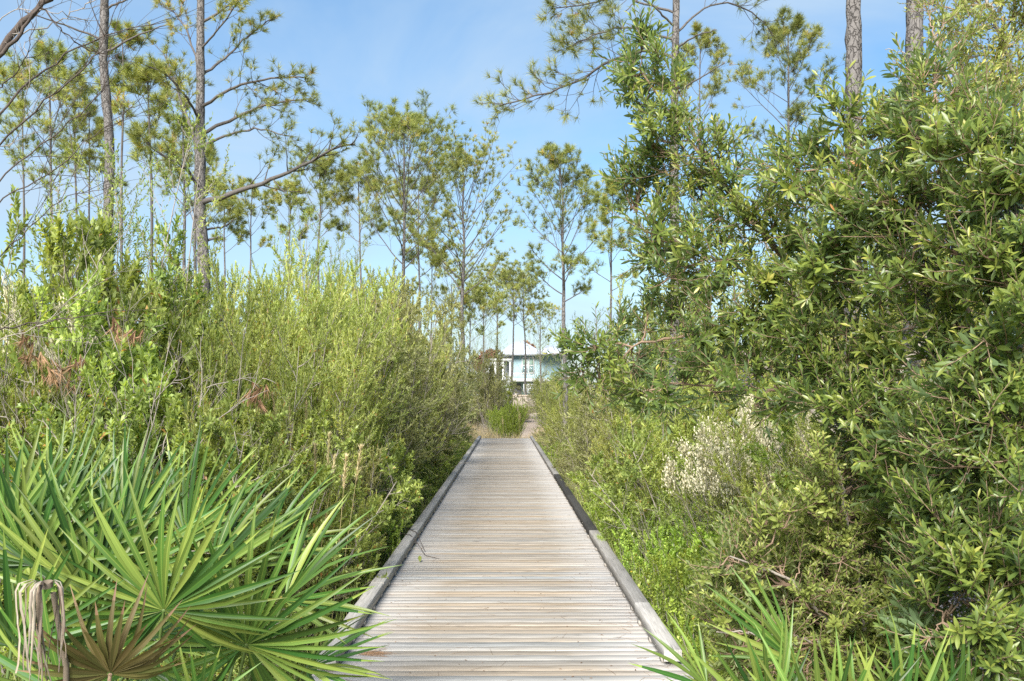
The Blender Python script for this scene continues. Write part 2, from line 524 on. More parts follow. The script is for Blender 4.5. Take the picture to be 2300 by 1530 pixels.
M['palm_brown'] = leafmat('withering_palmetto_leaf', [(0, (0.075, 0.085, 0.022)), (0.5, (0.13, 0.105, 0.04)), (1, (0.22, 0.145, 0.085))], 0.6, 0.25, 0.25, objvar=0.35)
M['palm_dead'] = leafmat('dead_palmetto_leaf', [(0, (0.14, 0.10, 0.07)), (0.5, (0.25, 0.20, 0.155)), (1, (0.36, 0.32, 0.27))], 0.7, 0.15, 0.2, tcol=(1, 1, 1))
M['tan'] = leafmat('dry_grass_blade', [(0, (0.28, 0.22, 0.10)), (0.5, (0.45, 0.37, 0.19)), (1, (0.62, 0.54, 0.33))], 0.7, 0.3, 0.2, tcol=(1, 1, 1))
M['grass'] = leafmat('grass_blade', [(0, (0.09, 0.15, 0.03)), (0.5, (0.2, 0.28, 0.06)), (1, (0.45, 0.42, 0.2))], 0.6, 0.3, 0.2)
M['flower'] = leafmat('cream_flower', [(0, (0.60, 0.56, 0.36)), (1, (0.80, 0.76, 0.58))], 0.7, 0.3, 0.2, tcol=(1, 1, 1), objvar=0.05)
M['rust'] = leafmat('rusty_dead_leaf', [(0, (0.17, 0.095, 0.055)), (0.5, (0.29, 0.165, 0.10)), (1, (0.40, 0.25, 0.16))], 0.7, 0.25, 0.2, tcol=(1, 1, 1))
M['greybark'] = barkmat('grey_twig_bark', (0.11, 0.09, 0.075), (0.28, 0.25, 0.22), 14, 0.2)
M['darkbark'] = barkmat('dark_limb_bark', (0.025, 0.02, 0.018), (0.075, 0.06, 0.052), 10, 0.3)
M['brownbark'] = barkmat('red_brown_bark', (0.09, 0.055, 0.035), (0.24, 0.17, 0.12), 16, 0.2)
M['pinebark'] = barkmat('pine_bark', (0.024, 0.022, 0.021), (0.072, 0.066, 0.063), 7.5, 1.0, stretch=0.3, c3=(0.15, 0.14, 0.135))
M['pinetwig'] = barkmat('pine_limb_bark', (0.038, 0.034, 0.032), (0.10, 0.09, 0.084), 8, 0.3)
M['berry'] = plain('blue_grey_berry', (0.07, 0.07, 0.085), 0.6)
M['petiole'] = plain('green_stalk', (0.07, 0.11, 0.03), 0.5)


def groundmat():
    m, t, o = newmat('sandy_soil')
    L = t.links.new; N = t.nodes.new
    tc = N('ShaderNodeTexCoord')
    n = N('ShaderNodeTexNoise'); n.inputs['Scale'].default_value = 0.6; n.inputs['Detail'].default_value = 8
    n2 = N('ShaderNodeTexNoise'); n2.inputs['Scale'].default_value = 14; n2.inputs['Detail'].default_value = 5
    L(tc.outputs['Object'], n.inputs['Vector']); L(tc.outputs['Object'], n2.inputs['Vector'])
    r1 = ramp(t, [(0.35, (0.10, 0.085, 0.05)), (0.5, (0.22, 0.22, 0.09)), (0.65, (0.3, 0.25, 0.16))])
    r2 = ramp(t, [(0.3, (0.6, 0.6, 0.6)), (0.7, (1.2, 1.2, 1.2))])
    L(n.outputs['Fac'], r1.inputs['Fac']); L(n2.outputs['Fac'], r2.inputs['Fac'])
    mm = N('ShaderNodeMixRGB'); mm.blend_type = 'MULTIPLY'; mm.inputs['Fac'].default_value = 1
    L(r1.outputs[0], mm.inputs[1]); L(r2.outputs[0], mm.inputs[2])
    b = N('ShaderNodeBsdfPrincipled'); b.inputs['Roughness'].default_value = 0.95
    L(mm.outputs[0], b.inputs['Base Color']); L(b.outputs[0], o.inputs['Surface'])
    return m


M['ground'] = groundmat()
M['sand'] = plain('pale_sand', (0.34, 0.28, 0.23), 0.95, 0.1, 0.2, 3)


# ------------------------------------------------------------------ ground
def gheight(x, y):
    t = np.clip((y - 47) / 30, 0, 1); t = t * t * (3 - 2 * t)
    return GZ + 1.5 * t + 0.10 * np.sin(x * 0.9 + 1.3) * np.sin(y * 0.7) * (1 - t * 0.5)


def build_ground():
    xs = np.concatenate([[-3000, -1000, -400, -160, -80], np.arange(-50, 50.1, 1.25), [80, 160, 400, 1000, 3000]])
    ys = np.concatenate([[-400, -120, -40], np.arange(-12, 125, 1.25), [180, 300, 700, 1500, 4000]])
    X, Y = np.meshgrid(xs, ys)
    Z = gheight(X, Y)
    v = np.stack([X, Y, Z], -1).reshape(-1, 3)
    nx, ny = len(xs), len(ys)
    i = np.arange(nx * ny).reshape(ny, nx)
    f = np.stack([i[:-1, :-1], i[:-1, 1:], i[1:, 1:], i[1:, :-1]], -1).reshape(-1, 4)
    b = Buf(); b.add(v, f)
    link('ground', b.mesh('ground', M['ground'], True), kind='structure')
    # sandy track beyond the end of the boardwalk
    b = Buf()
    ys = np.linspace(49.3, 74, 24); cx = -0.1 + 2.0 * np.clip((ys - 49) / 14, 0, 1)
    ww = 1.15 + 0.25 * np.sin(ys * 0.8)
    v = []
    for y_, c_, w_ in zip(ys, cx, ww):
        for k in (-1, -.5, 0, .5, 1):
            v.append((c_ + k * w_, y_, gheight(c_ + k * w_, y_) + 0.03))
    i = np.arange(24 * 5).reshape(24, 5)
    f = np.stack([i[:-1, :-1], i[:-1, 1:], i[1:, 1:], i[1:, :-1]], -1).reshape(-1, 4)
    b.add(np.array(v), f)
    link('sand_path', b.mesh('sand_path', M['sand'], True), kind='structure')


build_ground()


# ------------------------------------------------------------------ boardwalk
HW = 1.27             # half the clear width between the kerb rails
D0, D1 = 6.45, 49.2


def build_boardwalk():
    rng = np.random.default_rng(3)
    root = empty('boardwalk', (0, D0, 0), 'long weathered grey and tan plank boardwalk with low timber kerb rails', 'boardwalk', kind='structure')
    cx = -0.035
    # six shapes of plank shared by all
    protos = []
    for k in range(6):
        nx = 14
        xs = np.linspace(-HW - 0.17, HW + 0.17, nx)
        w0 = 0.0680
        prof = [(-w0, -0.036), (-w0, -0.004), (-w0 + 0.005, 0.0), (w0 - 0.005, 0.0), (w0, -0.004), (w0, -0.036)]
        wl = rng.normal(0, 0.0011, nx); wr = rng.normal(0, 0.0011, nx); hz_ = rng.normal(0, 0.0008, nx)
        v = []
        for i, x in enumerate(xs):
            for (yy, zz) in prof:
                v.append((x, yy + (wl[i] if yy < 0 else wr[i]), zz + hz_[i] + (0.003 * (yy / w0) ** 2 if zz > -0.01 else 0)))
        b = Buf(); f = []
        m = len(prof)
        for i in range(nx - 1):
            for j in range(m):
                a0 = i * m + j; a1 = i * m + (j + 1) % m
                f.append([a0, a1, a1 + m, a0 + m])
        b.add(np.array(v), f)
        b.add(np.array([v[j] for j in range(m)]), [[0, 1, 4, 5], [1, 2, 3, 4]])
        b.add(np.array([v[(nx - 1) * m + j] for j in range(m)]), [[5, 4, 1, 0], [4, 3, 2, 1]])
        protos.append(b.mesh('plank', M['deck']))
    pitch = 0.1425
    n = int((D1 - D0) / pitch)
    for i in range(n):
        o = bpy.data.objects.new('plank', protos[rng.integers(6)])
        COL.objects.link(o); o.parent = root
        y = i * pitch + 0.07 + rng.normal(0, .0012)
        o.location = (cx + rng.normal(0, 0.008), y, rng.normal(0, 0.0013))
        o.rotation_euler = (rng.normal(0, 0.006), rng.normal(0, 0.0004), rng.normal(0, 0.0008) + (math.pi if rng.random() < .5 else 0))
        v = float(np.clip(rng.normal(1.04, 0.13), 0.70, 1.4)); warm = rng.normal(0, 0.05) - (.05 if v > 1.15 else 0)
        o.color = (v * (1.0 + warm), v, v * (1.0 - warm * 1.3), 1)
    # kerb rails in lengths, with dark algae on some of the right ones
    def rail(side, y0, y1, tint, mat='rail'):
        rs = 14
        ys = np.linspace(0, y1 - y0, rs)
        wz = rng.normal(0, 0.0022, rs); wx = rng.normal(0, 0.0018, rs)
        prof = [(0, 0.040), (0, 0.126), (0.006, 0.133), (0.134, 0.133), (0.14, 0.126), (0.14, 0.040)]
        v = []
        for i, y in enumerate(ys):
            for (xx, zz) in prof:
                v.append((side * (xx + wx[i]), y, zz + (wz[i] if zz > 0.1 else 0)))
        f = []; m = len(prof)
        for i in range(rs - 1):
            for j in range(m):
                a0 = i * m + j; a1 = i * m + (j + 1) % m
                f.append([a0, a1, a1 + m, a0 + m])
        b = Buf(); b.add(np.array(v), f)
        b.add(np.array([v[j] for j in range(m)]), [[0, 1, 4, 5], [1, 2, 3, 4]])
        b.add(np.array([v[(rs - 1) * m + j] for j in range(m)]), [[5, 4, 1, 0], [4, 3, 2, 1]])
        o = link('kerb_rail', b.mesh('kerb_rail', M['rail']), parent=root)
        o.location = (cx + side * HW, y0 - D0 + 0.004, 0)
        o.color = (*tint, 1)
        return o
    g = lambda v, w_=0.0: (v * (1 + w_), v, v * (1 - w_))
    for y0, y1, tn in [(7.25, 10.1, g(1.25)), (10.1, 15.0, g(1.2)), (15.0, 19.9, g(1.0)), (19.9, 24.8, g(1.15)), (24.8, 29.7, g(1.1)), (29.7, 34.6, g(1.2)), (34.6, 39.5, g(1.1)), (39.5, 44.4, g(1.0)), (44.4, 49.3, g(1.15))]:
        rail(-1, y0, y1 - 0.008, tn)
    for y0, y1, tn in [(7.4, 9.1, g(1.4)), (9.1, 14.1, g(0.95, .01)), (14.1, 19.2, g(0.15)), (19.2, 24.5, g(0.10)), (24.5, 29.5, g(0.85)), (29.5, 34.5, g(0.7)), (34.5, 39.5, g(0.8)), (39.5, 44.4, g(0.7)), (44.4, 49.4, g(0.9))]:
        o = rail(1, y0, y1 - 0.008, tn)
        if tn[1] < 0.5: o['label'] = 'kerb rail black with algae'
    blk = boxmesh('spacer_block', -0.065, 0.065, -0.06, 0.06, 0.004, 0.039, M['rail'])
    for side in (-1, 1):
        y = 7.55
        while y < 49:
            o = bpy.data.objects.new('spacer_block', blk); COL.objects.link(o); o.parent = root
            o.location = (cx + side * (HW + 0.062 + rng.normal(0, 0.004)), y - D0, 0.0)
            o.color = (1.1, 1.05, 1.0, 1)
            y += 0.61
    # framing underneath
    for x in (-1.35, -0.45, 0.45, 1.35):
        o = link('stringer', boxmesh('stringer', -0.03, 0.03, 0.05, D1 - D0 - 0.05, -0.25, -0.040, M['rail']), parent=root)
        o.location = (cx + x, 0, 0); o.color = (0.7, 0.68, 0.64, 1)
    pm = boxmesh('support_post', -0.07, 0.07, -0.07, 0.07, -1.2, -0.255, M['rail'])
    for k in range(18):
        for s in (-1, 1):
            o = bpy.data.objects.new('support_post', pm); COL.objects.link(o); o.parent = root
            o.location = (cx + s * 1.35, 0.3 + k * 2.45, 0); o.color = (0.6, 0.58, 0.55, 1)
    return root


build_boardwalk()


# ------------------------------------------------------------------ shrubs
def shrub_proto(species, seed):
    """returns (foliage mesh, stem mesh, extra mesh or None); about 3 m tall, 1.2 m radius"""
    rng = np.random.default_rng(seed)
    fb, sb, xb = Buf(), Buf(), Buf()
    extra = None
    def stems(n, r, lean, H, curl=0.25):
        az = rng.uniform(0, 2 * np.pi, n); rr = rng.uniform(0, r, n)
        st = np.stack([np.cos(az) * rr, np.sin(az) * rr, np.zeros(n)], -1)
        a = rng.uniform(0.05, lean, n)
        di = np.stack([np.cos(az) * np.sin(a), np.sin(az) * np.sin(a), np.cos(a)], -1)
        L = H * rng.uniform(0.75, 1.05, n)
        return grow(st, di, L, 8, rng, curl, 0.16), L
    if species == 'titi':
        s1, L1 = stems(13, 0.6, 0.75, 2.9, 0.5)
        tubes(sb, s1, rads(0.018, 0.005, len(s1), 8), 5)
        s2, L2 = spawn(s1, L1, 12, 0.10, 1, 0.85, 0.42, 6, rng, 0.35, 0.2, 0.55)
        tubes(sb, s2, rads(0.007, 0.003, len(s2), 6), 3)
        s3, L3 = spawn(s2, L2, 9, 0.1, 1, 0.75, 0.55, 4, rng, 0.35, 0.2, 0.4)
        tubes(sb, s3, rads(0.003, 0.0015, len(s3), 4), 3)
        p, d, n = leaf_frames(s3, 30, 0.02, 1.05, 0.75, rng)
        cl = np.repeat(rng.uniform(0, 1, len(s2)), 9 * 30)
        tn = np.clip(0.25 + 0.35 * cl + rng.normal(0, 0.12, len(p)), 0, 0.93)
        tn[rng.random(len(p)) < 0.02] = 1
        leaves4(fb, p, d, n, rng.uniform(0.045, 0.08, len(p)), 0.018, tn)
    elif species == 'broad':
        s1, L1 = stems(9, 0.4, 0.7, 2.8)
        tubes(sb, s1, rads(0.022, 0.006, len(s1), 8), 5)
        s2, L2 = spawn(s1, L1, 12, 0.08, 1, 0.9, 0.42, 6, rng, 0.3, 0.2, 0.55)
        tubes(sb, s2, rads(0.008, 0.003, len(s2), 6), 3)
        s3, L3 = spawn(s2, L2, 7, 0.2, 1, 0.7, 0.5, 4, rng, 0.45, 0.2, 0.4)
        tubes(sb, s3, rads(0.003, 0.002, len(s3), 4), 3)
        p, d, n = leaf_frames(s3, 26, 0.1, 1.03, 0.95, rng)
        cl = np.repeat(rng.uniform(0, 1, len(s2)), 7 * 26)
        tn = np.clip(0.2 + 0.4 * cl + rng.normal(0, 0.13, len(p)), 0, 0.95)
        tn[rng.random(len(p)) < 0.012] = 1
        leaves4(fb, p, d, n, rng.uniform(0.055, 0.10, len(p)), 0.034, tn, 0.6)
    elif species == 'olive':
        s1, L1 = stems(12, 0.5, 0.65, 2.8)
        tubes(sb, s1, rads(0.02, 0.006, len(s1), 8), 5)
        s2, L2 = spawn(s1, L1, 11, 0.1, 1, 0.8, 0.42, 6, rng, 0.35, 0.25, 0.6)
        tubes(sb, s2, rads(0.007, 0.003, len(s2), 6), 3)
        s3, L3 = spawn(s2, L2, 8, 0.15, 1, 0.75, 0.5, 4, rng, 0.3, 0.25, 0.4)
        tubes(sb, s3, rads(0.004, 0.002, len(s3), 4), 3)
        p, d, n = leaf_frames(s3, 24, 0.05, 1.05, 0.8, rng)
        cl = np.repeat(rng.uniform(0, 1, len(s2)), 8 * 24)
        tn = np.clip(0.2 + 0.45 * cl + rng.normal(0, 0.14, len(p)), 0, 0.95)
        leaves4(fb, p, d, n, rng.uniform(0.045, 0.075, len(p)), 0.022, tn, 0.55)
    elif species == 'round':       # low; about 1.2 m tall
        s1, L1 = stems(34, 0.75, 0.5, 1.15, 0.3)
        tubes(sb, s1, rads(0.008, 0.003, len(s1), 8), 4)
        s2, L2 = spawn(s1, L1, 9, 0.15, 1, 0.6, 0.36, 5, rng, 0.6, 0.2, 0.5)
        tubes(sb, s2, rads(0.003, 0.0018, len(s2), 5), 3)
        p, d, n = leaf_frames(s2, 24, 0.1, 1.03, 1.0, rng)
        cl = np.repeat(rng.uniform(0, 1, len(s1)), 9 * 24)
        tn = np.clip(0.25 + 0.4 * cl + rng.normal(0, 0.15, len(p)), 0, 0.94)
        tn[rng.random(len(p)) < 0.006] = 1
        leaves4(fb, p, d, n, rng.uniform(0.042, 0.068, len(p)), 0.040, tn, 0.58, 0.25)
    elif species == 'bare':
        s1, L1 = stems(9, 0.3, 0.8, 2.6, 0.2)
        tubes(sb, s1, rads(0.014, 0.004, len(s1), 8), 5)
        s2, L2 = spawn(s1, L1, 8, 0.2, 1, 0.6, 0.55, 7, rng, 0.2, 0.3, 0.5)
        tubes(sb, s2, rads(0.006, 0.002, len(s2), 7), 3)
        s3, L3 = spawn(s2, L2, 5, 0.2, 1, 0.6, 0.5, 5, rng, 0.1, 0.3, 0.4)
        tubes(sb, s3, rads(0.0035, 0.0015, len(s3), 5), 3)
        return None, sb.mesh('stems', M['greybark']), None
    elif species == 'feather':     # about 2 m
        s1, L1 = stems(40, 0.35, 0.45, 1.9, 0.3)
        tubes(sb, s1, rads(0.006, 0.002, len(s1), 8), 3)
        s2, L2 = spawn(s1, L1, 12, 0.1, 1, 0.45, 0.35, 4, rng, 0.5, 0.12, 0.6)
        p, d, n = leaf_frames(s2, 22, 0.0, 1.05, 0.4, rng)
        tn = np.clip(rng.normal(0.5, 0.2, len(p)), 0, 1)
        leaves4(fb, p, d, n, rng.uniform(0.06, 0.11, len(p)), 0.02, tn)
    elif species == 'flowering':
        s1, L1 = stems(12, 0.4, 0.6, 2.4)
        tubes(sb, s1, rads(0.014, 0.005, len(s1), 8), 4)
        s2, L2 = spawn(s1, L1, 9, 0.2, 1, 0.6, 0.4, 5, rng, 0.5, 0.18, 0.6)
        tubes(sb, s2, rads(0.006, 0.002, len(s2), 5), 3)
        s3, L3 = spawn(s2, L2, 7, 0.3, 1, 0.6, 0.45, 4, rng, 0.5, 0.15, 0.4)
        tubes(sb, s3, rads(0.003, 0.0015, len(s3), 4), 3)
        p, d, n = leaf_frames(s3, 12, 0.05, 0.8, 0.8, rng)
        leaves4(fb, p, d, n, rng.uniform(0.03, 0.05, len(p)), 0.014, np.clip(rng.normal(0.4, 0.2, len(p)), 0, 0.9))
        hi = s3[s3[:, -1, 2] > 1.75]
        p, d, n = leaf_frames(hi, 30, 0.35, 1.1, 0.7, rng)
        p = p + rng.normal(0, 0.05, p.shape)
        leaves4(xb, p, d, n, rng.uniform(0.03, 0.055, len(p)), 0.03, rng.uniform(0, 1, len(p)), 0.7)
        extra = xb.mesh('flowers', M['flower'])
    mats = {'titi': 'titi', 'broad': 'broad', 'olive': 'olive', 'round': 'round', 'feather': 'feather', 'flowering': 'titi'}
    return fb.mesh('foliage', M[mats[species]]), sb.mesh('stems', M['greybark']), extra


PROTO = {}
for sp, k in (('titi', 2), ('broad', 2), ('olive', 2), ('round', 2), ('bare', 2), ('feather', 1), ('flowering', 1)):
    PROTO[sp] = [shrub_proto(sp, 100 + 17 * i + len(sp) * 7) for i in range(k)]
PH, PR = {}, {}
for sp in PROTO:
    me = PROTO[sp][0][0] or PROTO[sp][0][1]
    co = np.empty(len(me.vertices) * 3, dtype=np.float32); me.vertices.foreach_get('co', co); co = co.reshape(-1, 3)
    PH[sp] = float(np.percentile(co[:, 2], 99.3)); PR[sp] = float(np.percentile(np.hypot(co[:, 0], co[:, 1]), 93))
_sr = np.random.default_rng(11)


def shrub(sp, x, y, height, width=None, label=None, group=None, name=None, cat='shrub'):
    fo, st, ex = PROTO[sp][_sr.integers(len(PROTO[sp]))]
    rad = (width / 2) if width else PR[sp] * height / PH[sp]
    if y < 49 and abs(x) < 1.5 + rad * 1.0:
        x = math.copysign(1.5 + rad * 1.0, x)
    z = float(gheight(x, y)) - 0.05
    o = empty(name or {'titi': 'yellow_green_shrub', 'broad': 'green_shrub', 'olive': 'olive_shrub', 'round': 'round_leaved_shrub', 'bare': 'bare_shrub', 'feather': 'feathery_shrub', 'flowering': 'flowering_shrub'}[sp], (x, y, z), label, cat, group)
    sz = height / PH[sp]
    sx = (width / 2 / PR[sp]) if width else sz
    o.scale = (sx, sx, sz)
    o.rotation_euler = (_sr.normal(0, 0.05), _sr.normal(0, 0.05), _sr.uniform(0, 6.28))
    if fo: link('foliage', fo, parent=o, kind='stuff')
    link('stems', st, parent=o)
    if ex: link('flowers', ex, parent=o, kind='stuff')
    return o


def shrub_px(sp, px, d, top, width=None, label=None, group=None, name=None, cat='shrub'):
    p = P(px, top, d)
    h = p[2] - float(gheight(p[0], d)) + 0.05
    return shrub(sp, float(p[0]), d, float(h), width, label, group, name, cat)


LB = 'left bank thicket'
back_left = [
    ('broad', 30, 10.5, 500, 2.8, 'tall green shrub at the left edge of the photo behind the bare twigs'),
    ('broad', 165, 11.5, 500, 2.6, 'tall broad-leaved shrub in front of the grey pine trunk at far left'),
    ('broad', 290, 12.5, 590, 2.6, 'green shrub left of the tallest left pine, under two thin trunks'),
    ('broad', 385, 14.5, 640, 2.4, 'green shrub at the dip in the thicket by the tallest left pine'),
    ('titi', 480, 14, 670, 2.6, 'yellow-green shrub directly in front of the base of the tallest left pine'),
    ('titi', 585, 15, 610, 3.0, 'light yellow-green shrub just right of the tallest left pine'),
    ('titi', 690, 16, 600, 3.0, 'tallest yellow-green shrub at the crest of the left thicket'),
    ('titi', 775, 18, 600, 3.0, 'yellow-green shrub right of the crest of the left thicket'),
    ('olive', 850, 21, 625, 3.2, 'olive shrub below the rounded middle pine'),
    ('olive', 915, 25, 650, 3.6, 'tall dark olive shrub below the two middle pines'),
    ('olive', 970, 29, 680, 3.8, 'dark olive shrub between the middle pines and the rail'),
    ('olive', 1015, 34, 710, 3.8, 'olive shrub right under the middle pine with the wide flat-topped crown'),
    ('olive', 1040, 40, 745, 3.6, 'olive shrub next to the far end of the left rail'),
    ('olive', 1052, 46, 780, 3.2, 'farthest olive shrub hanging over the left end of the boardwalk')]
for sp, px, d, top, wd, lb in back_left:
    shrub_px(sp, px, d, top, wd, lb, LB)
mid_left = [
    ('broad', 60, 9.0, 660, 2.4, 'green shrub behind the left palmetto at the photo edge'),
    ('broad', 210, 9.6, 700, 2.4, 'green shrub with rusty dead sprays behind the left palmetto'),
    ('broad', 345, 10.2, 720, 2.3, 'green shrub with a crooked brown stem in the left thicket'),
    ('titi', 470, 11.0, 700, 2.4, 'pale yellow-green shrub in the middle of the left thicket'),
    ('titi', 600, 12.5, 700, 2.6, 'yellow-green shrub below the crest of the left thicket'),
    ('titi', 715, 14.0, 740, 2.6, 'yellow-green shrub above the low gap beside the left rail'),
    ('olive', 800, 16.0, 740, 2.8, 'olive shrub halfway up the left thicket'),
    ('olive', 870, 19.5, 760, 3.0, 'dusky olive shrub halfway along the left rail'),
    ('olive', 930, 23.5, 780, 3.2, 'grey-twigged olive shrub near the middle of the left rail'),
    ('olive', 985, 29.0, 800, 3.2, 'dusky olive shrub in the shaded stretch of the left rail')]
for sp, px, d, top, wd, lb in mid_left:
    shrub_px(sp, px, d, top, wd, lb, LB)
for sp, px, d, top, wd, lb in [
    ('titi', 400, 10.8, 760, 2.2, 'yellow-green shrub just above the palmetto tips in the middle left'),
    ('titi', 520, 11.6, 800, 2.2, 'pale shrub with fine leaves right of the middle palmetto tips'),
    ('titi', 640, 12.2, 820, 2.4, 'pale shrub with fine leaves behind the plume grasses'),
    ('titi', 130, 9.4, 780, 2.2, 'yellow-green shrub low at the left edge behind the palmetto'),
    ('titi', 270, 9.8, 800, 2.2, 'yellow-green shrub under the rusty dead sprays'),
    ('titi', 760, 15.2, 830, 2.4, 'yellow-green shrub above the dark bushes near the left rail'),
    ('titi', 560, 13.5, 640, 2.8, 'yellow-green shrub left of the crest of the left thicket'),
    ('titi', 860, 22, 700, 3.0, 'yellow-green shrub in front of the tall dark olive shrubs'),
    ('titi', 20, 8.9, 850, 2.0, 'small pale shrub at the very left edge above the palmetto')]:
    shrub_px(sp, px, d, top, wd, lb, LB)
front_left = [
    ('broad', 120, 7.8, 900, 2.0), ('broad', 300, 8.2, 900, 2.0), ('broad', 430, 8.6, 900, 2.0), ('titi', 545, 9.3, 900, 2.0),
    ('broad', 640, 10.2, 930, 2.0), ('titi', 720, 11.4, 930, 2.1), ('olive', 775, 12.4, 1000, 1.6), ('broad', 815, 14.5, 960, 2.0),
    ('olive', 865, 17.0, 960, 2.2), ('olive', 905, 20.0, 930, 2.4), ('olive', 950, 24.5, 920, 2.6), ('olive', 990, 30.0, 900, 2.6),
    ('olive', 1020, 36.0, 880, 2.6), ('olive', 1040, 42.0, 880, 2.4)]
for sp, px, d, top, wd in front_left:
    shrub_px(sp, px, d, top, wd, {'broad': 'small green shrub filling the front of the left thicket', 'titi': 'small yellow-green shrub filling the front of the left thicket', 'olive': 'low olive shrub leaning towards the left rail'}[sp], {'broad': 'small green shrubs of the left thicket', 'titi': 'small yellow-green shrubs of the left thicket', 'olive': 'low olive shrubs along the left rail'}[sp])

right_back = [
    ('titi', 1228, 46, 855, 2.4, 'yellow-green shrub at the right end of the boardwalk'),
    ('titi', 1250, 39, 850, 2.6, 'yellow-green shrub beside the far right rail'),
    ('titi', 1285, 32, 845, 2.8, 'upright yellow-green shrub a third of the way back on the right rail'),
    ('olive', 1320, 26, 850, 2.8, 'olive shrub below the overhanging branch tip'),
    ('titi', 1510, 14.5, 840, 2.6, 'yellow-green shrub hiding the foot of the right pine with dead limbs'),
    ('olive', 1385, 22, 850, 2.8, 'olive shrub behind the overhanging branch'),
    ('titi', 1460, 19, 860, 2.8, 'yellow-green shrub seen under the overhanging tree on the right'),
    ('broad', 1550, 17, 800, 3.0, 'green shrub behind the overhanging tree, right of the rail'),
    ('titi', 1660, 16, 700, 3.0, 'pale green shrub glimpsed through the overhanging tree'),
    ('titi', 1480, 24, 640, 3.4, 'pale green tall shrub behind the tip of the right pine'),
    ('titi', 1800, 15, 620, 3.2, 'tall pale shrub glimpsed behind the middle of the right tree'),
    ('titi', 1950, 14, 560, 3.2, 'tall pale shrub glimpsed behind the trunk of the right tree'),
    ('titi', 2120, 13, 520, 3.2, 'tall pale shrub behind the right tree at the photo edge'),
    ('titi', 2280, 12, 480, 3.0, 'farthest right pale shrub behind the tree')]
for sp, px, d, top, wd, lb in right_back:
    shrub_px(sp, px, d, top, wd, lb, 'right bank thicket')
right_mid = [
    ('olive', 1300, 24, 940, 2.0), ('titi', 1335, 19.5, 950, 2.0), ('broad', 1390, 16.0, 950, 2.0), ('bare', 1450, 15, 930, 2.2), ('broad', 1500, 13.5, 960, 2.2),
    ('broad', 1590, 15, 930, 2.4), ('titi', 1700, 14.5, 900, 2.4), ('broad', 1800, 14.2, 860, 2.4), ('titi', 1900, 10.5, 900, 2.4), ('broad', 2050, 10, 850, 2.4), ('broad', 2200, 9.5, 850, 2.4)]
for sp, px, d, top, wd in right_mid:
    shrub_px(sp, px, d, top, wd, {'broad': 'small green shrub in the tangle right of the rail', 'titi': 'small yellow-green shrub in the tangle right of the rail', 'olive': 'low olive shrub close to the far half of the right rail', 'bare': 'leafless grey bush in the tangle right of the rail'}[sp], {'broad': 'small green shrubs right of the rail', 'titi': 'small yellow-green shrubs right of the rail', 'olive': 'low olive shrubs by the right rail', 'bare': None}[sp])
# low bright bushes crowding both rails, not growing over them
_rr = np.random.default_rng(19)
y = 7.0
while y < 47:
    g_ = 1 + .25 * (y > 24)
    if y > 7.4:
        shrub('round' if y < 20 or _rr.random() < .4 else 'olive', 1.47 + .62 * g_, y, _rr.uniform(.85, 1.1) * g_, 1.25 * g_, 'low bright green bush crowding the right rail', 'low bushes along the right rail')
    shrub('round' if (y > 11 and y < 15) else ('broad' if _rr.random() < .5 else 'olive'), -1.60 - .62 * g_, y + .3, _rr.uniform(.85, 1.15) * g_, 1.25 * g_, 'low leafy bush at the foot of the left rail', 'low bushes along the left rail')
    y += 1.0 + .03 * y
y = 7.2
while y < 24:
    shrub('round' if y < 15 or _rr.random() < .5 else 'broad', 3.1 + _rr.uniform(-.2, .3), y, _rr.uniform(1.25, 1.6), 1.9, 'knee-high bright green bush a step back from the right rail', 'second row of low bushes right of the rail')
    shrub('round' if y < 14 else 'titi', 4.5 + _rr.uniform(-.2, .3), y + .6, _rr.uniform(1.5, 2.0), 2.1, 'waist-high bright bush well back from the right rail', 'third row of bushes right of the rail')
    y += 1.5
# things of note
shrub_px('flowering', 1675, 11.6, 950, 1.7, 'bush covered in cream-white fluffy flowers under the right tree')
shrub_px('flowering', 1800, 12.2, 880, 1.4, 'smaller white-flowered bush half hidden by the right tree')
shrub_px('flowering', 130, 9.9, 690, 1.3, 'white-flowered bush behind bare twigs at the left edge')
shrub_px('bare', 120, 8.4, 600, 3.0, 'leafless grey twiggy bush at the left edge of the photo')
shrub_px('bare', 230, 9.4, 640, 2.4, 'grey leafless bush left of the tallest left pine')
shrub_px('bare', 30, 8.9, 480, 2.4, 'tall grey leafless bush at the left edge under the bare limbs')
shrub_px('bare', 320, 9.2, 760, 2.2, 'leafless bush with a crooked stem left of the yellow-green shrubs')
shrub_px('bare', 985, 26, 800, 3.0, 'dead grey twigs in the dark shrubs by the left rail')
shrub_px('bare', 1520, 12.5, 1010, 1.8, 'tangle of dead grey stems right of the rail under the tree')
shrub_px('bare', 700, 12.8, 900, 2.4, 'dead brown stems above the low gap beside the left rail')


def dead_sprays(obj, spots, seed):
    rng = np.random.default_rng(seed)
    M4 = Matrix.LocRotScale(obj.location, obj.rotation_euler, obj.scale).inverted()
    p = np.array([P(*q_) for q_ in spots])
    p = np.repeat(p, 5, 0) + rng.normal(0, .05, (len(p) * 5, 3))
    d_ = norm(rng.normal(0, .5, p.shape) + np.array([0, -.3, -1.0]))
    b = Buf(); needles(b, p, d_, rng, 14, .13, .010, rng.uniform(0, .7, len(p)), .6)
    me = b.mesh('dead_leaves', M['rust']); me.transform(M4)
    link('dead_leaves', me, parent=obj, kind='stuff')


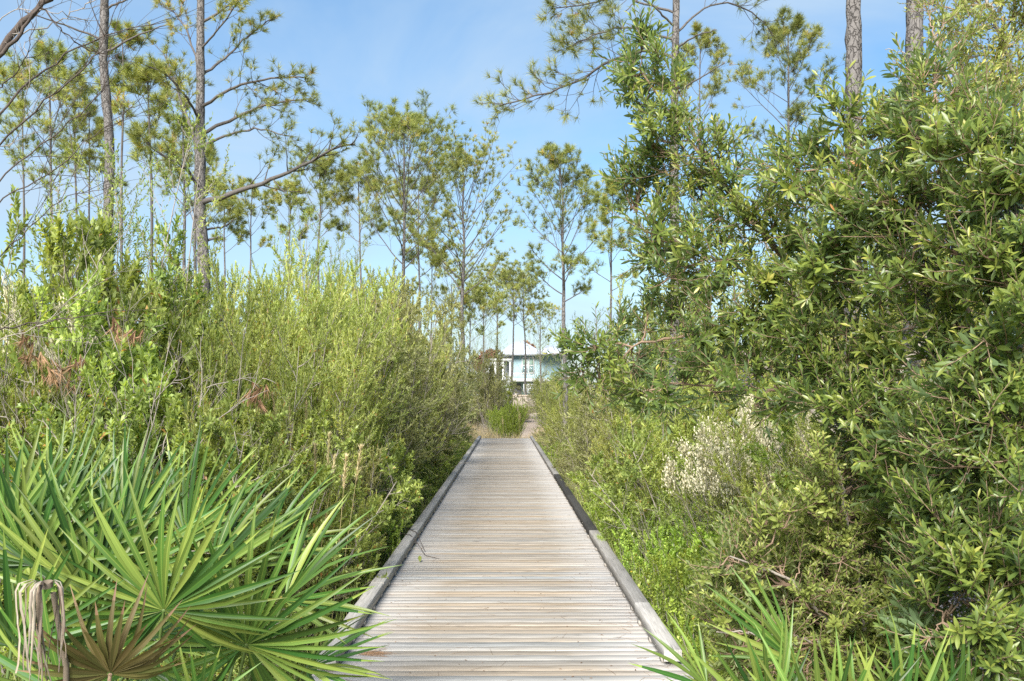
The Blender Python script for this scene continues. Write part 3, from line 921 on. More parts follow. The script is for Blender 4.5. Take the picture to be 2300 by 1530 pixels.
for o in [x for x in bpy.data.objects if 'rusty dead sprays behind' in str(x.get('label', ''))]:
    dead_sprays(o, [(110, 815, 8.3), (125, 835, 8.3), (150, 840, 8.2), (165, 850, 8.3), (60, 770, 8.4), (75, 790, 8.4), (185, 810, 8.5)], 5)
for o in [x for x in bpy.data.objects if 'directly in front of the base of the tallest left pine' in str(x.get('label', ''))]:
    dead_sprays(o, [(570, 880, 9.0), (580, 895, 9.0), (262, 745, 8.5), (295, 760, 8.5)], 6)


# ------------------------------------------------------------------ far end of the boardwalk
shrub_px('feather', 1150, 52.0, 905, 1.6, 'bright green feathery bush standing just beyond the end of the boardwalk', name='feathery_bush', cat='bush')
shrub_px('feather', 1120, 54.5, 918, 1.3, 'small yellow-green feathery bush left of the bright one', name='feathery_bush', cat='bush')
shrub_px('bare', 1100, 53, 935, 2.0, 'low grey leafless bush left of the bright feathery bush')
for px, d, top, wd, lb in [(1106, 57, 792, 3.0, 'dark green bush left beyond the end of the boardwalk'), (1112, 62, 840, 2.6, 'tall dark shrub in front of the left part of the house'), (1125, 60, 905, 2.0, 'green shrub between the feathery bush and the fence'), (1075, 60, 840, 4.0, 'shrub behind the left end of the boardwalk'), (1172, 64, 912, 1.6, 'small dark shrub at the foot of the wooden fence'), (1242, 60, 838, 3.0, 'shrub behind the right end of the boardwalk'), (1250, 66, 850, 5.0, 'broad shrub hiding the right end of the fence')]:
    shrub_px('broad' if px % 2 else 'olive', px, d, top, wd, lb)


def grass_patch():
    rng = np.random.default_rng(5)
    b = Buf()
    n = 9000
    x = rng.uniform(-5, 4.5, n); y = 49.4 + rng.uniform(0, 1, n) ** 1.3 * 16
    keep = ~((np.abs(x - (-0.1 + 2.0 * np.clip((y - 49) / 14, 0, 1))) < 0.9) & (y > 51.5))
    x, y = x[keep], y[keep]; n = len(x)
    st = np.stack([x, y, gheight(x, y)], -1)
    di = norm(np.stack([rng.normal(0, .25, n), rng.normal(0, .25, n), np.ones(n)], -1))
    p = norm(np.cross(di, rng.normal(0, 1, (n, 3))))
    L = rng.uniform(0.35, 0.85, n)
    leaves4(b, st, di, p, L, 0.022, rng.uniform(0, 1, n), 0.35)
    link('dry_grass', b.mesh('dry_grass', M['tan']), label='tan dry grass beyond the boardwalk end', kind='stuff')
    # undergrowth on both banks
    b = Buf()
    n = 60000
    x = rng.uniform(1.45, 9, n) * np.where(rng.random(n) < 0.5, -1, 1); y = 5 + rng.uniform(0, 1, n) ** 1.6 * 46
    st = np.stack([x, y, gheight(x, y)], -1)
    di = norm(np.stack([rng.normal(0, .35, n), rng.normal(0, .35, n), np.ones(n)], -1))
    p = norm(np.cross(di, rng.normal(0, 1, (n, 3))))
    leaves4(b, st, di, p, rng.uniform(0.2, 0.75, n), 0.014, rng.uniform(0, 1, n), 0.35)
    link('undergrowth', b.mesh('undergrowth', M['grass']), label='rank grass under the shrubs on both banks', kind='stuff')


grass_patch()


def plume_grass(px, py, d, lb):
    rng = np.random.default_rng(int(px))
    p = P(px, py, d); z0 = float(gheight(p[0], d))
    o = empty('plume_grass', (p[0], d, z0), lb, 'grass plant', 'plume grasses')
    H = p[2] - z0
    for k in range(3):
        st = np.array([[rng.normal(0, .05), rng.normal(0, .05), 0]])
        g = grow(st, np.array([[rng.normal(0, .06), rng.normal(0, .06), 1]]), [H * rng.uniform(.9, 1.05)], 8, rng, 0, 0.05)
        b = Buf(); tubes(b, g, rads(0.004, 0.002, 1, 8), 4, 0.5)
        s = link('stalk', b.mesh('stalk', M['tan']), parent=o)
        b = Buf()
        pp, dd, nn = leaf_frames(g, 130, 0.84, 1.04, 0.5, rng)
        leaves4(b, pp, dd, nn, rng.uniform(.04, .09, len(pp)), 0.008, rng.uniform(.4, 1, len(pp)))
        link('plume', b.mesh('plume', M['tan']), parent=s)


for a in [(737, 985, 9.9, 'tall grass with a fluffy tan plume in front of the left thicket'), (712, 1010, 9.7, 'shorter plume grass beside the taller one'), (672, 900, 11, 'plume grass deep in the left thicket'),
          (1133, 940, 50.6, 'thin tan grass stalk in front of the feathery bush'), (1168, 930, 50.7, 'taller tan grass stalk right of the feathery bush')]:
    plume_grass(*a)


# ------------------------------------------------------------------ pines
def noisy_trunk(pts, r0, r1, rng, sides=14, K=90, amp=0.09):
    pts = np.asarray(pts, float)
    t = np.linspace(0, 1, K); s = np.linspace(0, 1, len(pts))
    pp = np.stack([np.interp(t, s, pts[:, i]) for i in range(3)], -1)
    for _ in range(3):
        pp[1:-1] = (pp[:-2] + 2 * pp[1:-1] + pp[2:]) / 4
    rr = (r0 + (r1 - r0) * t)[:, None] * (1 + amp * rng.normal(0, 1, (K, sides)))
    return pp[None], rr[None]


def pine(px, d, top, dia, crown, spread, lb, seed, lean=0.0, limbs=18, elev=0.75, nt=30, nl=0.19, nw=0.013, profile='round', custom=None, group='pines', sub=6, sub2=4, brown=0, top_r=0.25, curl=0.35, wz=0.06, tip_tufts=True):
    """top, crown: photo rows of the tree's tip and its lowest limb"""
    rng = np.random.default_rng(seed)
    base = P(px, HY, d); z0 = float(gheight(base[0], d)) - 0.1
    tz = P(px, top, d)[2]; cz = P(px, crown, d)[2]
    H = tz - z0
    root = empty('pine_tree', (base[0] - lean * 0.5, d, z0), lb, 'pine tree', group)
    K0 = 9
    tt = np.linspace(0, 1, K0)
    tp = np.stack([lean * tt + rng.normal(0, wz, K0) * (tt > 0) * (dia / 0.25) , rng.normal(0, wz, K0) * (tt > 0), tt * H], -1)
    tp[:, 0] -= np.interp((HY and (EYE - z0 + 2.0) / H), tt, tp[:, 0]) - lean * 0.5
    r0 = dia / 2
    pp, rr = noisy_trunk(tp, r0 * 1.15, max(r0 * top_r, 0.006), rng, 12 if dia > .15 else 7, 80 if dia > .15 else 36, 0.07)
    b = Buf(); tubes(b, pp, rr, rr.shape[2])
    link('trunk', b.mesh('trunk', M['pinebark'] if dia > .12 else M['pinetwig'], False), parent=root)
    TP = pp
    nb = Buf()
    tufts_p, tufts_d, tone = [], [], []
    rad_at = lambda u: r0 * 1.15 + (r0 * top_r - r0 * 1.15) * u
    jobs = []
    c0 = (cz - z0) / H
    if custom is not None:
        for (sx, sy, pts, rf, dens) in custom:
            u = (P(sx, sy, d)[2] - z0) / H
            jobs.append(('c', u, pts, rf, dens))
    for i in range(limbs):
        u = c0 + (1 - c0) * ((i + rng.uniform(0, .8)) / limbs) ** 0.9
        v = (u - c0) / (1 - c0)
        if profile == 'round': w_ = np.interp(v, [0, .25, .55, .85, 1], [.55, 1, .85, .5, .2])
        elif profile == 'open': w_ = np.interp(v, [0, .15, .5, .8, 1], [.9, 1, .7, .45, .2])
        else: w_ = np.interp(v, [0, .3, .6, 1], [.5, .8, .8, .4])
        az = i * 2.4 + rng.uniform(-.4, .4)
        el = elev + 0.35 * v + rng.normal(0, .12)
        L = spread * w_ * rng.uniform(.75, 1.2) / max(math.cos(el * .8), .5)
        jobs.append(('p', min(u, .985), (az, el, L), None, 1))
    for jb in jobs:
        u = jb[1]
        s0, _ = at(TP, np.array([[u]])); s0 = s0[0, 0]
        ra = max(rad_at(u) * .42, 0.008)
        if jb[0] == 'c':
            pts = [s0] + [np.array(q) - np.array(root.location) for q in jb[2]]
            pts = np.array(pts); K = 16
            seg = np.concatenate([[0], np.cumsum(np.linalg.norm(np.diff(pts, axis=0), axis=1))])
            L = seg[-1]; tq = np.linspace(0, L, K)
            g = np.stack([np.interp(tq, seg, pts[:, k]) for k in range(3)], -1)[None]
            for _ in range(2): g[:, 1:-1] = (g[:, :-2] + 2 * g[:, 1:-1] + g[:, 2:]) / 4
            g[:, 1:] += rng.normal(0, L * 0.006, g[:, 1:].shape)
            ra *= jb[3]; dens = jb[4]
            ns = max(3, int(sub * 2.2 * dens))
        else:
            az, el, L = jb[2]
            di = np.array([[math.cos(az) * math.cos(el), math.sin(az) * math.cos(el), math.sin(el)]])
            K = 8
            g = grow(s0[None], di, [L], K, rng, curl, 0.12); ns = sub; dens = 1
        b = Buf()
        tubes(b, g, rads(ra, ra * .25 + .003, 1, K), 6 if dia > .15 else 4)
        if dens > 0:
            s2, L2 = spawn(g, [L], ns, 0.3, 1.0, 0.65, 0.40 if jb[0] == 'p' else 0.26, 6, rng, 0.35, 0.22, 0.5)
            tubes(b, s2, rads(max(ra * .3, .004), .003, len(s2), 6), 3)
            s3, L3 = spawn(s2, L2, sub2, 0.3, 1.0, 0.7, 0.5, 4, rng, 0.6, 0.25, 0.3)
            tubes(b, s3, rads(.0045, .003, len(s3), 4), 3)
            for s in (g, s2, s3):
                tufts_p.append(s[:, -1]); dd = s[:, -1] - s[:, -2]; tufts_d.append(norm(norm(dd) + np.array([0, 0, .35])))
                base_t = rng.uniform(.25, .8)
                tone.append(np.clip(rng.normal(base_t, .15, len(s)), 0, .9))
        link('limb', b.mesh('limb', M['pinetwig']), parent=root)
    # leader
    p_, d_ = at(TP, np.array([[1.0]])); tufts_p.append(p_[0]); tufts_d.append(np.array([[0, 0, 1.0]])); tone.append(np.array([.6]))
    tp_, td_, tn_ = np.concatenate(tufts_p), np.concatenate(tufts_d), np.concatenate(tone)
    if brown:
        ii = rng.choice(len(tp_), brown, replace=False)
        tn_[ii] = 1.3
    needles(nb, tp_, td_, rng, nt, nl, nw, tn_)
    link('needles', nb.mesh('needles', M['needle']), parent=root, kind='stuff')
    return root


# the tallest left pine with its long right limb
d = 20.0
q = lambda *a: [P(x, y, d + dz) for (x, y, dz) in a]
pine(458, d, -260, 0.30, 60, 1.5, 'tallest left pine with a long low limb reaching right over the thicket', 21, lean=0.08, limbs=14, elev=.75, nt=34, nl=.17, nw=.009, profile='open', brown=0, top_r=.35, group=None, sub=6, sub2=3, custom=[
    (460, 460, q((560, 425, -.4), (650, 390, -.8), (720, 345, -1), (795, 320, -1.2)), 1.25, 1.1),
    (460, 300, q((520, 270, .3), (600, 235, .6), (700, 220, .8)), 1.0, 1.1),
    (462, 330, q((520, 300, -.3), (590, 290, -.7), (655, 310, -1)), .7, .8),
    (460, 240, q((520, 200, -.5), (600, 175, -1), (690, 175, -1.2)), .9, 1.1),
    (462, 170, q((510, 130, .5), (560, 80, .8), (612, 40, 1)), .9, 1),
    (462, 110, q((500, 60, -.5), (540, 0, -.8), (560, -40, -1)), .7, 1),
    (458, 350, q((430, 290, .4), (400, 200, .8), (370, 120, 1)), 1.0, 1.0),
    (458, 270, q((420, 220, -.6), (380, 170, -1), (330, 150, -1.3)), .8, 1.1),
    (458, 430, q((420, 375, -.6), (360, 350, -1), (310, 300, -1.3)), .8, .8),
    (458, 160, q((430, 90, .5), (400, 30, .8), (360, 10, 1)), .8, 1),
    (460, 520, q((510, 510, .4), (545, 470, .7)), .6, .9),
    (460, 545, q((480, 537, 0), (498, 531, 0)), .8, 0)])
pine(236, 21.0, -500, 0.23, -120, 1.6, 'straight bare grey pine trunk behind the bare limbs at left', 22, lean=-.12, limbs=10, group=None, nl=.18, nt=26, top_r=.6, custom=[
    (234, 90, [P(180, 70, 21), P(120, 50, 20.6), P(60, 30, 20.3)], .7, 0), (236, 120, [P(300, 85, 21), P(380, 55, 20.6)], .7, 0), (238, 20, [P(290, 0, 21), P(340, -20, 20.6)], .7, 0)])
mid = [  # px, d, top, dia, crown, spread, label, profile, limbs
    (278, 24, 85, .11, 330, 1.1, 'thin pine just right of the straight grey trunk', 'round', 13),
    (343, 23, 180, .12, 420, 1.1, 'thin pine halfway between the straight trunk and the tallest left pine', 'round', 13),
    (125, 27, 160, .15, 430, 1.8, 'pine with clumped needles left of the straight grey trunk', 'round', 15),
    (60, 30, 190, .12, 450, 1.6, 'slender pine nearest the left edge', 'round', 12),
    (178, 30, 180, .12, 440, 1.4, 'slender pine just left of the straight grey trunk', 'open', 12),
    (205, 34, 260, .13, 450, 1.3, 'short pine close behind the straight grey trunk', 'open', 12),
    (420, 30, 250, .16, 500, 1.5, 'grey pine close to the left of the tallest left pine', 'open', 12),
    (436, 36, 330, .2, 540, 1.8, 'shorter pine right behind the tallest left pine', 'open', 12),
    (560, 46, 440, .16, 580, 1.6, 'low distant pine right of the tallest left pine', 'round', 12),
    (505, 46, 450, .16, 580, 1.6, 'low distant pine behind the yellow-green shrubs', 'round', 12),
    (645, 44, 430, .16, 560, 1.3, 'low pine under the long reaching limb', 'round', 12),
    (718, 38, 385, .17, 540, 1.7, 'bushy pine right of the tip of the long reaching limb', 'round', 15),
    (812, 38, 395, .14, 560, 1.5, 'bushy pine between the reaching limb and the rounded middle pine', 'round', 16),
    (905, 34, 296, .19, 615, 2.6, 'tall rounded middle pine with a straight clean trunk', 'round', 32),
    (945, 40, 425, .15, 630, 1.5, 'small pine squeezed between the two middle pines', 'round', 14),
    (1040, 48, 395, .26, 670, 4.0, 'right of the two middle pines, with a wide flat-topped crown', 'round', 38),
    (1267, 36, 378, .20, 690, 2.1, 'conical pine standing right of the sky gap', 'round', 26),
    (1371, 33, 420, .13, 660, 1.3, 'thin sparse pine right of the conical pine', 'open', 13),
    (1765, 32, 75, .17, 380, 1.9, 'pine between the right branch tree and the thick bare trunk', 'round', 20),
    (1585, 36, 90, .15, 330, 1.5, 'small-crowned pine behind the right pine with dead limbs', 'round', 14),
    (1010, 62, 640, .2, 730, 3.0, 'small far pine behind the dark olive shrubs', 'round', 12),
    (965, 50, 570, .14, 680, 1.6, 'low pine behind the two middle pines', 'round', 11),
    (1118, 72, 640, .20, 735, 3.2, 'far pine left of the house roof', 'round', 22),
    (1150, 76, 640, .20, 735, 3.2, 'far pine standing in front of the house roof peak', 'round', 22),
    (1180, 80, 655, .20, 745, 3.0, 'far pine right of the house roof peak', 'round', 22),
    (1055, 60, 690, .16, 770, 2.2, 'short far pine just behind the end of the left shrubs', 'round', 18),
    (1215, 88, 700, .2, 780, 2.4, 'low far pine between the two roofs', 'round', 16),
    (1085, 68, 675, .18, 760, 2.6, 'short far pine left beside the house', 'round', 22)]
for i, (px, d, top, dia, crown, spread, lb, prof, nl_) in enumerate(mid):
    far = d > 40
    pine(px, d, top, dia, crown, spread, lb, 40 + i, lean=_sr.normal(0, .15), limbs=nl_, elev=.62, nt=24 if far else 28, nl=.23 if not far else .26, nw=.013 if not far else .024, profile=prof, sub=(5 if d < 32 else 7) if not far else 5, sub2=4 if not far else 3, wz=.04)
# right pine with dead limbs and a sweeping branch to the left
d = 15.5
pine(1517, d, -420, 0.17, -60, 1.6, 'right pine with a long sweeping branch reaching left into the sky gap', 90, limbs=8, group=None, nt=36, nl=.17, nw=.007, top_r=.5, sub=6, sub2=3, wz=.02, custom=[
    (1500, 90, q((1440, 65, 0), (1385, 60, -.2), (1330, 80, -.4), (1270, 110, -.6)), .9, 1.5),
    (1505, 130, q((1440, 110, .3), (1380, 130, .4), (1330, 165, .5), (1240, 205, .6), (1120, 235, .7)), 1.1, 1.7),
    (1515, 60, q((1470, 15, -.3), (1440, -10, -.4), (1405, 25, -.5)), .8, 0),
    (1520, 75, q((1570, 25, .3), (1640, 0, .6), (1700, 30, .8), (1745, 90, 1)), .8, 1.2),
    (1520, 110, q((1560, 80, -.3), (1610, 66, -.6)), .7, 0),
    (1515, 30, q((1400, -10, .4), (1330, 10, .5), (1240, 20, .6)), .9, 1.5),
    (1520, 210, q((1555, 185, -.3), (1630, 140, -.6)), .6, 0)])
pine(1918, 12.0, -900, 0.20, -500, 1.5, 'thick bare pine trunk with flaky bark above the right tree', 91, limbs=5, group=None, top_r=.8, wz=.012)
pine(2052, 11.5, -900, 0.20, -500, 1.5, 'thick pine trunk half hidden behind the leafy tree at top right', 92, limbs=5, group=None, top_r=.8, wz=.012)


# ------------------------------------------------------------------ bare limbs at the left edge
def px_curve(buf, pts, r0, r1, sides=5, K=18, rng=None, jit=0.012):
    pts = np.array([P(*p) for p in pts])
    s = np.linspace(0, 1, len(pts)); t = np.linspace(0, 1, K)
    g = np.stack([np.interp(t, s, pts[:, i]) for i in range(3)], -1)
    for _ in range(2): g[1:-1] = (g[:-2] + 2 * g[1:-1] + g[2:]) / 4
    if rng is not None: g[1:-1] += rng.normal(0, jit, g[1:-1].shape)
    tubes(buf, g[None], rads(r0, r1, 1, K), sides)
    return g


def bare_tree():
    rng = np.random.default_rng(77)
    d = 8.0
    base = P(-230, 900, d); z0 = float(gheight(base[0], d))
    root = empty('bare_tree', (0, 0, 0), 'leafless tree at the left edge with long dark arching branches', 'tree')
    b = Buf()
    g = px_curve(b, [(-260, 1530 + 100, d), (-240, 900, d), (-160, 450, d), (-60, 200, d), (40, 70, d), (140, -30, d), (240, -140, d)], .045, .018, 8, 40, rng)
    link('trunk', b.mesh('trunk', M['darkbark'], True), parent=root)
    arcs = [([(-60, 200), (40, 90), (105, 0), (150, -90)], .022), ([(-200, 640), (-60, 330), (60, 190), (170, 110), (260, 72), (380, 50)], .013),
            ([(-200, 640), (-20, 350), (90, 240), (200, 150), (240, 90), (262, 20)], .010), ([(-220, 760), (0, 400), (130, 300), (235, 210), (250, 100)], .008),
            ([(-220, 800), (0, 450), (120, 390), (230, 290), (300, 240)], .007), ([(-60, 240), (30, 180), (60, 130), (90, 30)], .007),
            ([(-150, 400), (-20, 330), (40, 330), (75, 160), (60, 95)], .005), ([(-220, 900), (-40, 620), (60, 520), (150, 440), (250, 420)], .007),
            ([(-230, 1000), (-20, 740), (80, 728), (180, 715), (280, 690)], .009), ([(-230, 1000), (-20, 770), (90, 740), (200, 640), (240, 560)], .006),
            ([(30, 80), (120, 60), (200, 10), (260, -40)], .006), ([(90, 10), (140, 70), (190, 110), (235, 130)], .007), ([(-60, 100), (40, 20), (120, 30), (200, 50)], .005)]
    for pts, r in arcs:
        b = Buf()
        g = px_curve(b, [(x, y, d + rng.uniform(-.3, .3)) for x, y in pts], r, .0025, 5, 22, rng, .008)
        s2, L2 = spawn(g[None], [np.linalg.norm(g[-1] - g[0])], 8, .3, 1, .55, .3, 8, rng, .25, .16, .4)
        tubes(b, s2, rads(.0035, .0013, len(s2), 8), 3)
        s3, L3 = spawn(s2, L2, 2, .3, 1, .5, .5, 6, rng, -.1, .16, .3)
        tubes(b, s3, rads(.002, .001, len(s3), 6), 3)
        link('branch', b.mesh('branch', M['darkbark'] if r > .006 else M['greybark']), parent=root)


bare_tree()


def leafy_sapling(px, d, top, lb, seed, spread=.5):
    """thin stem with small sparse leaves, sky showing through"""
    rng = np.random.default_rng(seed)
    p = P(px, top, d); z0 = float(gheight(p[0], d)); H = p[2] - z0
    root = empty('sapling', (p[0], d, z0), lb, 'sapling', 'leafy saplings above the left thicket')
    b = Buf()
    s1 = grow(np.zeros((3, 3)), np.stack([rng.normal(0, .08, 3), rng.normal(0, .08, 3), np.ones(3)], -1), [H, H * .9, H * .8], 12, rng, 0, .07)
    tubes(b, s1, rads(.018, .004, 3, 12), 5)
    s2, L2 = spawn(s1, np.full(3, H), 16, .35, 1, .6, spread * .35, 6, rng, .4, .2, .6)
    tubes(b, s2, rads(.005, .002, len(s2), 6), 3)
    s3, L3 = spawn(s2, L2, 5, .2, 1, .6, .5, 4, rng, .4, .2, .4)
    tubes(b, s3, rads(.003, .0015, len(s3), 4), 3)
    link('stems', b.mesh('stems', M['greybark']), parent=root)
    b = Buf()
    pp, dd, nn = leaf_frames(s3, 12, .1, 1.03, .7, rng)
    leaves4(b, pp, dd, nn, rng.uniform(.04, .07, len(pp)), .02, np.clip(rng.normal(.45, .2, len(pp)), 0, .95), .6)
    link('foliage', b.mesh('foliage', M['broad']), parent=root, kind='stuff')


for a in [(255, 12.0, 260, 'leafy sapling rising past the straight grey trunk', 1), (330, 12.5, 340, 'leafy sapling between the straight trunk and the tallest left pine', 2), (200, 12, 330, 'leafy sapling left of the straight grey trunk', 3),
          (620, 20, 470, 'thin sapling with sparse leaves above the yellow-green crest', 4), (680, 24, 480, 'sparse sapling with few leaves just right of the thicket crest', 5), (760, 26, 500, 'bright green treetop above the thicket crest', 6),
          (1000, 44, 650, 'sparse dark sapling beside the far left shrubs', 7), (1085, 58, 700, 'sparse sapling at the left of the house', 8), (1130, 64, 730, 'thin sapling in front of the house wall', 9),
          (1215, 60, 730, 'sparse sapling over the right end of the boardwalk', 10), (1290, 40, 700, 'sparse sapling below the conical pine', 11), (1330, 36, 720, 'leafy sapling right of the conical pine', 12)]:
    leafy_sapling(*a[:4], seed=200 + a[4], spread=.6 if a[1] < 30 else .8)


# ------------------------------------------------------------------ house, fence and the rusty tree
def house():
    m_wall = plain('pale_aqua_siding', (0.20, 0.295, 0.325), .7, .2, .04, 1)
    m_white = plain('white_trim', (0.42, 0.43, 0.44), .6, .2, .03, 1)
    m_roof = plain('white_metal_roof', (0.34, 0.37, 0.45), .4, .4, .03, 1)
    m_glass = plain('window_glass', (0.10, 0.16, 0.17), .08, .8, .2, .5)
    m_cur = plain('pale_green_blind', (0.22, 0.32, 0.28), .7, .2, .05, 2)
    m_porch = plain('porch_grey', (0.2, 0.19, 0.2), .8, .2, .1, 1)  # dark grey of the ground-floor porch wall
    d = 100.0
    X = lambda px: (px - VX) / F * d
    Z = lambda py: EYE - (py - HY) / F * d
    g0 = float(gheight(2, d))
    root = empty('house', (X(1190), d, g0), 'pale aqua two-storey house with a white hipped roof and porch', 'house')
    def add(name, parts, mat, parent=None):
        b = Buf()
        for p in parts: box(b, *p)
        me = b.mesh(name, mat)
        # shift into the parent's space
        off = np.array(root.location)
        for v in me.vertices: v.co = Vector(np.array(v.co) - off)
        return link(name, me, parent=parent or root)
    x0, x1 = X(1150), X(1262)
    add('wall', [(x0, x1, d, d + 9, g0 - .3, Z(797))], m_wall)
    add('corner_board', [(x0 - .04, x0 + .16, d - .04, d - .003, g0, Z(799))], m_white)
    add('fascia', [(x0 - .75, x1 + .5, d - .78, d - .70, Z(799), Z(795))], m_white)
    # hipped roof
    for ax, ay, e0, e1, nm in ((X(1168), Z(760), X(1119), X(1222), 'roof'), (X(1238), Z(772), X(1206), X(1290), 'roof')):
        b = Buf()
        dy0 = d - .8 if nm == 'roof' and ax < X(1200) else d - 1.9
        zz = Z(795)
        v = [(e0, dy0, zz), (e1, dy0, zz), (e1, d + 9.5, zz), (e0, d + 9.5, zz), (ax - .3, d + 3.5, ay), (ax + .3, d + 3.5, ay)]
        v += [(p[0], p[1], zz - .12) for p in v[:4]]
        v = np.array(v) - np.array(root.location)
        b.add(v, [[0, 1, 5, 4], [2, 3, 4, 5], [0, 6, 7, 1], [1, 7, 8, 2], [2, 8, 9, 3], [3, 9, 6, 0], [6, 9, 8, 7]])
        b.add(v, [[1, 2, 5], [3, 0, 4]])
        link(nm, b.mesh(nm, m_roof), parent=root)
    # pair of tall windows upstairs, each with two panes and a blind
    for wx in (1172, 1187):
        a, c = X(wx), X(wx + 13)
        fr = add('window', [(a, a + .1, d - .07, d - .002, Z(840), Z(802)), (c - .1, c, d - .07, d - .002, Z(840), Z(802)), (a + .1, c - .1, d - .07, d - .002, Z(805), Z(802)), (a + .1, c - .1, d - .07, d - .002, Z(840), Z(837)), (a + .1, c - .1, d - .065, d - .002, Z(822), Z(820))], m_white)
        add('pane', [(a + .1, c - .1, d - .03, d - .004, Z(837), Z(822))], m_glass, fr)
        add('blind', [(a + .1, c - .1, d - .03, d - .004, Z(820), Z(805))], m_cur, fr)
    # balcony band, ground floor and lattice
    add('balcony_floor', [(x0 - .2, x1, d - 1.9, d - .004, Z(858), Z(851))], m_white)
    add('porch_wall', [(x0 + .1, X(1170), d - .05, d - .005, g0, Z(862))], m_porch)
    add('balcony_rail', [(x0 - .2, X(1200), d - 1.9, d - 1.84, Z(841), Z(839))] + [(x0 - .2 + k * .2, x0 - .16 + k * .2, d - 1.89, d - 1.85, Z(851), Z(841)) for k in range(14)], m_white)
    lat = []
    for k in range(11): lat.append((X(1175) + k * .17, X(1175) + k * .17 + .06, d - 1.95, d - 1.92, Z(884), Z(864)))
    for k in range(7): lat.append((X(1175), X(1200), d - 1.92, d - 1.90, Z(883) + k * .145, Z(883) + k * .145 + .055))
    add('lattice', lat, m_white)
    # white porch wing on the left
    add('porch_wing', [(X(1090), X(1149.5), d + 1.5, d + 8, g0 - .3, Z(812))], m_white)
    for px in (1092, 1110, 1128, 1144):
        add('column', [(X(px), X(px) + .18, d - .4, d - .22, g0 - .2, Z(812))], m_white)
    add('porch_beam', [(X(1088), X(1149), d - .45, d - .18, Z(812), Z(806))], m_white)
    add('porch_window', [(X(1100), X(1108), d + 1.44, d + 1.497, Z(850), Z(822)), (X(1120), X(1128), d + 1.44, d + 1.497, Z(850), Z(822))], m_glass)
    return root


house()


def fence():
    d = 73.0
    x0, x1 = (1150 - VX) / F * d, (1262 - VX) / F * d
    z1 = EYE - (888 - HY) / F * d
    root = empty('wooden_fence', ((x0 + x1) / 2, d, float(gheight(1, d))), 'weathered brown board fence in front of the house', 'fence')
    off = np.array(root.location)
    bd = boxmesh('board', -.068, .068, -.01, .01, 0, z1 - float(gheight(1, d)) - .02, M['fencewood'])
    x = x0; i = 0
    while x < x1:
        o = bpy.data.objects.new('board', bd); COL.objects.link(o); o.parent = root
        o.location = (x - off[0], 0, 0.02); v = random.uniform(.8, 1.1); o.color = (v, v, v, 1)
        x += .145
    for k in range(3):
        xx = x0 + .3 + k * 1.75 - off[0]
        o = link('post', boxmesh('post', xx - .06, xx + .06, -.14, -.012, 0, z1 - off[2] + .16, M['fencewood']), parent=root)
    link('top_rail', boxmesh('top_rail', x0 - off[0] - .1, x1 - off[0], -.05, -.011, z1 - off[2] - .07, z1 - off[2] + .03, M['fencewood']), parent=root).color = (1.3, 1.25, 1.2, 1)


fence()


def blob_tree(px, d, top, wd, lb, mat, seed, name='broadleaf_tree', leaf=.09, n2=9):
    rng = np.random.default_rng(seed)
    p = P(px, top, d); z0 = float(gheight(p[0], d)); H = p[2] - z0
    root = empty(name, (p[0], d, z0), lb, 'tree')
    b = Buf()
    tr = grow(np.zeros((1, 3)), np.array([[0, 0, 1.0]]), [H * .55], 8, rng, 0, .06)
    tubes(b, tr, rads(.14, .07, 1, 8), 8)
    link('trunk', b.mesh('trunk', M['greybark']), parent=root)
    b = Buf()
    s1, L1 = spawn(tr, [H * .55], 14, .3, 1, .8, wd / H * .95, 7, rng, .4, .15, .1)
    tubes(b, s1, rads(.05, .015, len(s1), 7), 4)
    s2, L2 = spawn(s1, L1, n2, .25, 1, .7, .45, 5, rng, .3, .2, .4)
    tubes(b, s2, rads(.015, .006, len(s2), 5), 3)
    s3, L3 = spawn(s2, L2, 6, .2, 1, .7, .5, 4, rng, .3, .2, .4)
    pp, dd, nn = leaf_frames(s3, 14, .1, 1.03, .9, rng)
    link('limbs', b.mesh('limbs', M['greybark']), parent=root)
    b = Buf()
    leaves4(b, pp, dd, nn, rng.uniform(leaf * .7, leaf * 1.3, len(pp)), leaf * .5, np.clip(rng.normal(.5, .2, len(pp)), 0, .95))
    link('crown', b.mesh('crown', M[mat]), parent=root, kind='stuff')


blob_tree(1196, 118, 745, 5.5, 'rusty brown leaved tree rising behind the house roof', 'rust', 301, leaf=.4)
blob_tree(1100, 115, 765, 5.0, 'rusty brown leaved tree left behind the house', 'rust', 302, leaf=.4)
blob_tree(90, 34, 430, 3.2, 'hazy green tree low on the left behind the thicket', 'titi', 303)
blob_tree(1440, 30, 610, 3.0, 'bright green tree behind the branches right of the thin pine', 'broad', 304)


# ------------------------------------------------------------------ saw palmettos
def leaflet_mesh(name, L, W, mat, tone, droop, split=0.0, kink=0.0, K=7, segtip=None):
    """one V-folded blade of a fan leaf along +Y, face towards +Z"""
    ys = np.linspace(0, 1, K)
    w_ = np.interp(ys, [0, .12, .35, .6, .85, 1], [.16, .45, 1, .85, .38, .02]) * W / 2
    z = -droop * L * ys ** 2.4
    if kink: z -= np.maximum(0, ys - .55) * kink * L
    v = []
    for i in range(K):
        y = ys[i] * L
        for c in (-1, -.13, .13, 1): v.append((c * w_[i], y, z[i] + abs(c) * w_[i] * .5))
    f, mid_ = [], []
    for i in range(K - 1):
        a = i * 4
        for j in range(3):
            f.append([a + j, a + j + 1, a + j + 5, a + j + 4]); mid_.append(j == 1)
    b = Buf()
    tn = np.full(len(f), tone)
    tn[np.array(mid_)] = min(1, tone + .26)
    if segtip is not None: tn[-3:] = segtip
    b.add(np.array(v), f, tn)
    return b.mesh(name, mat)


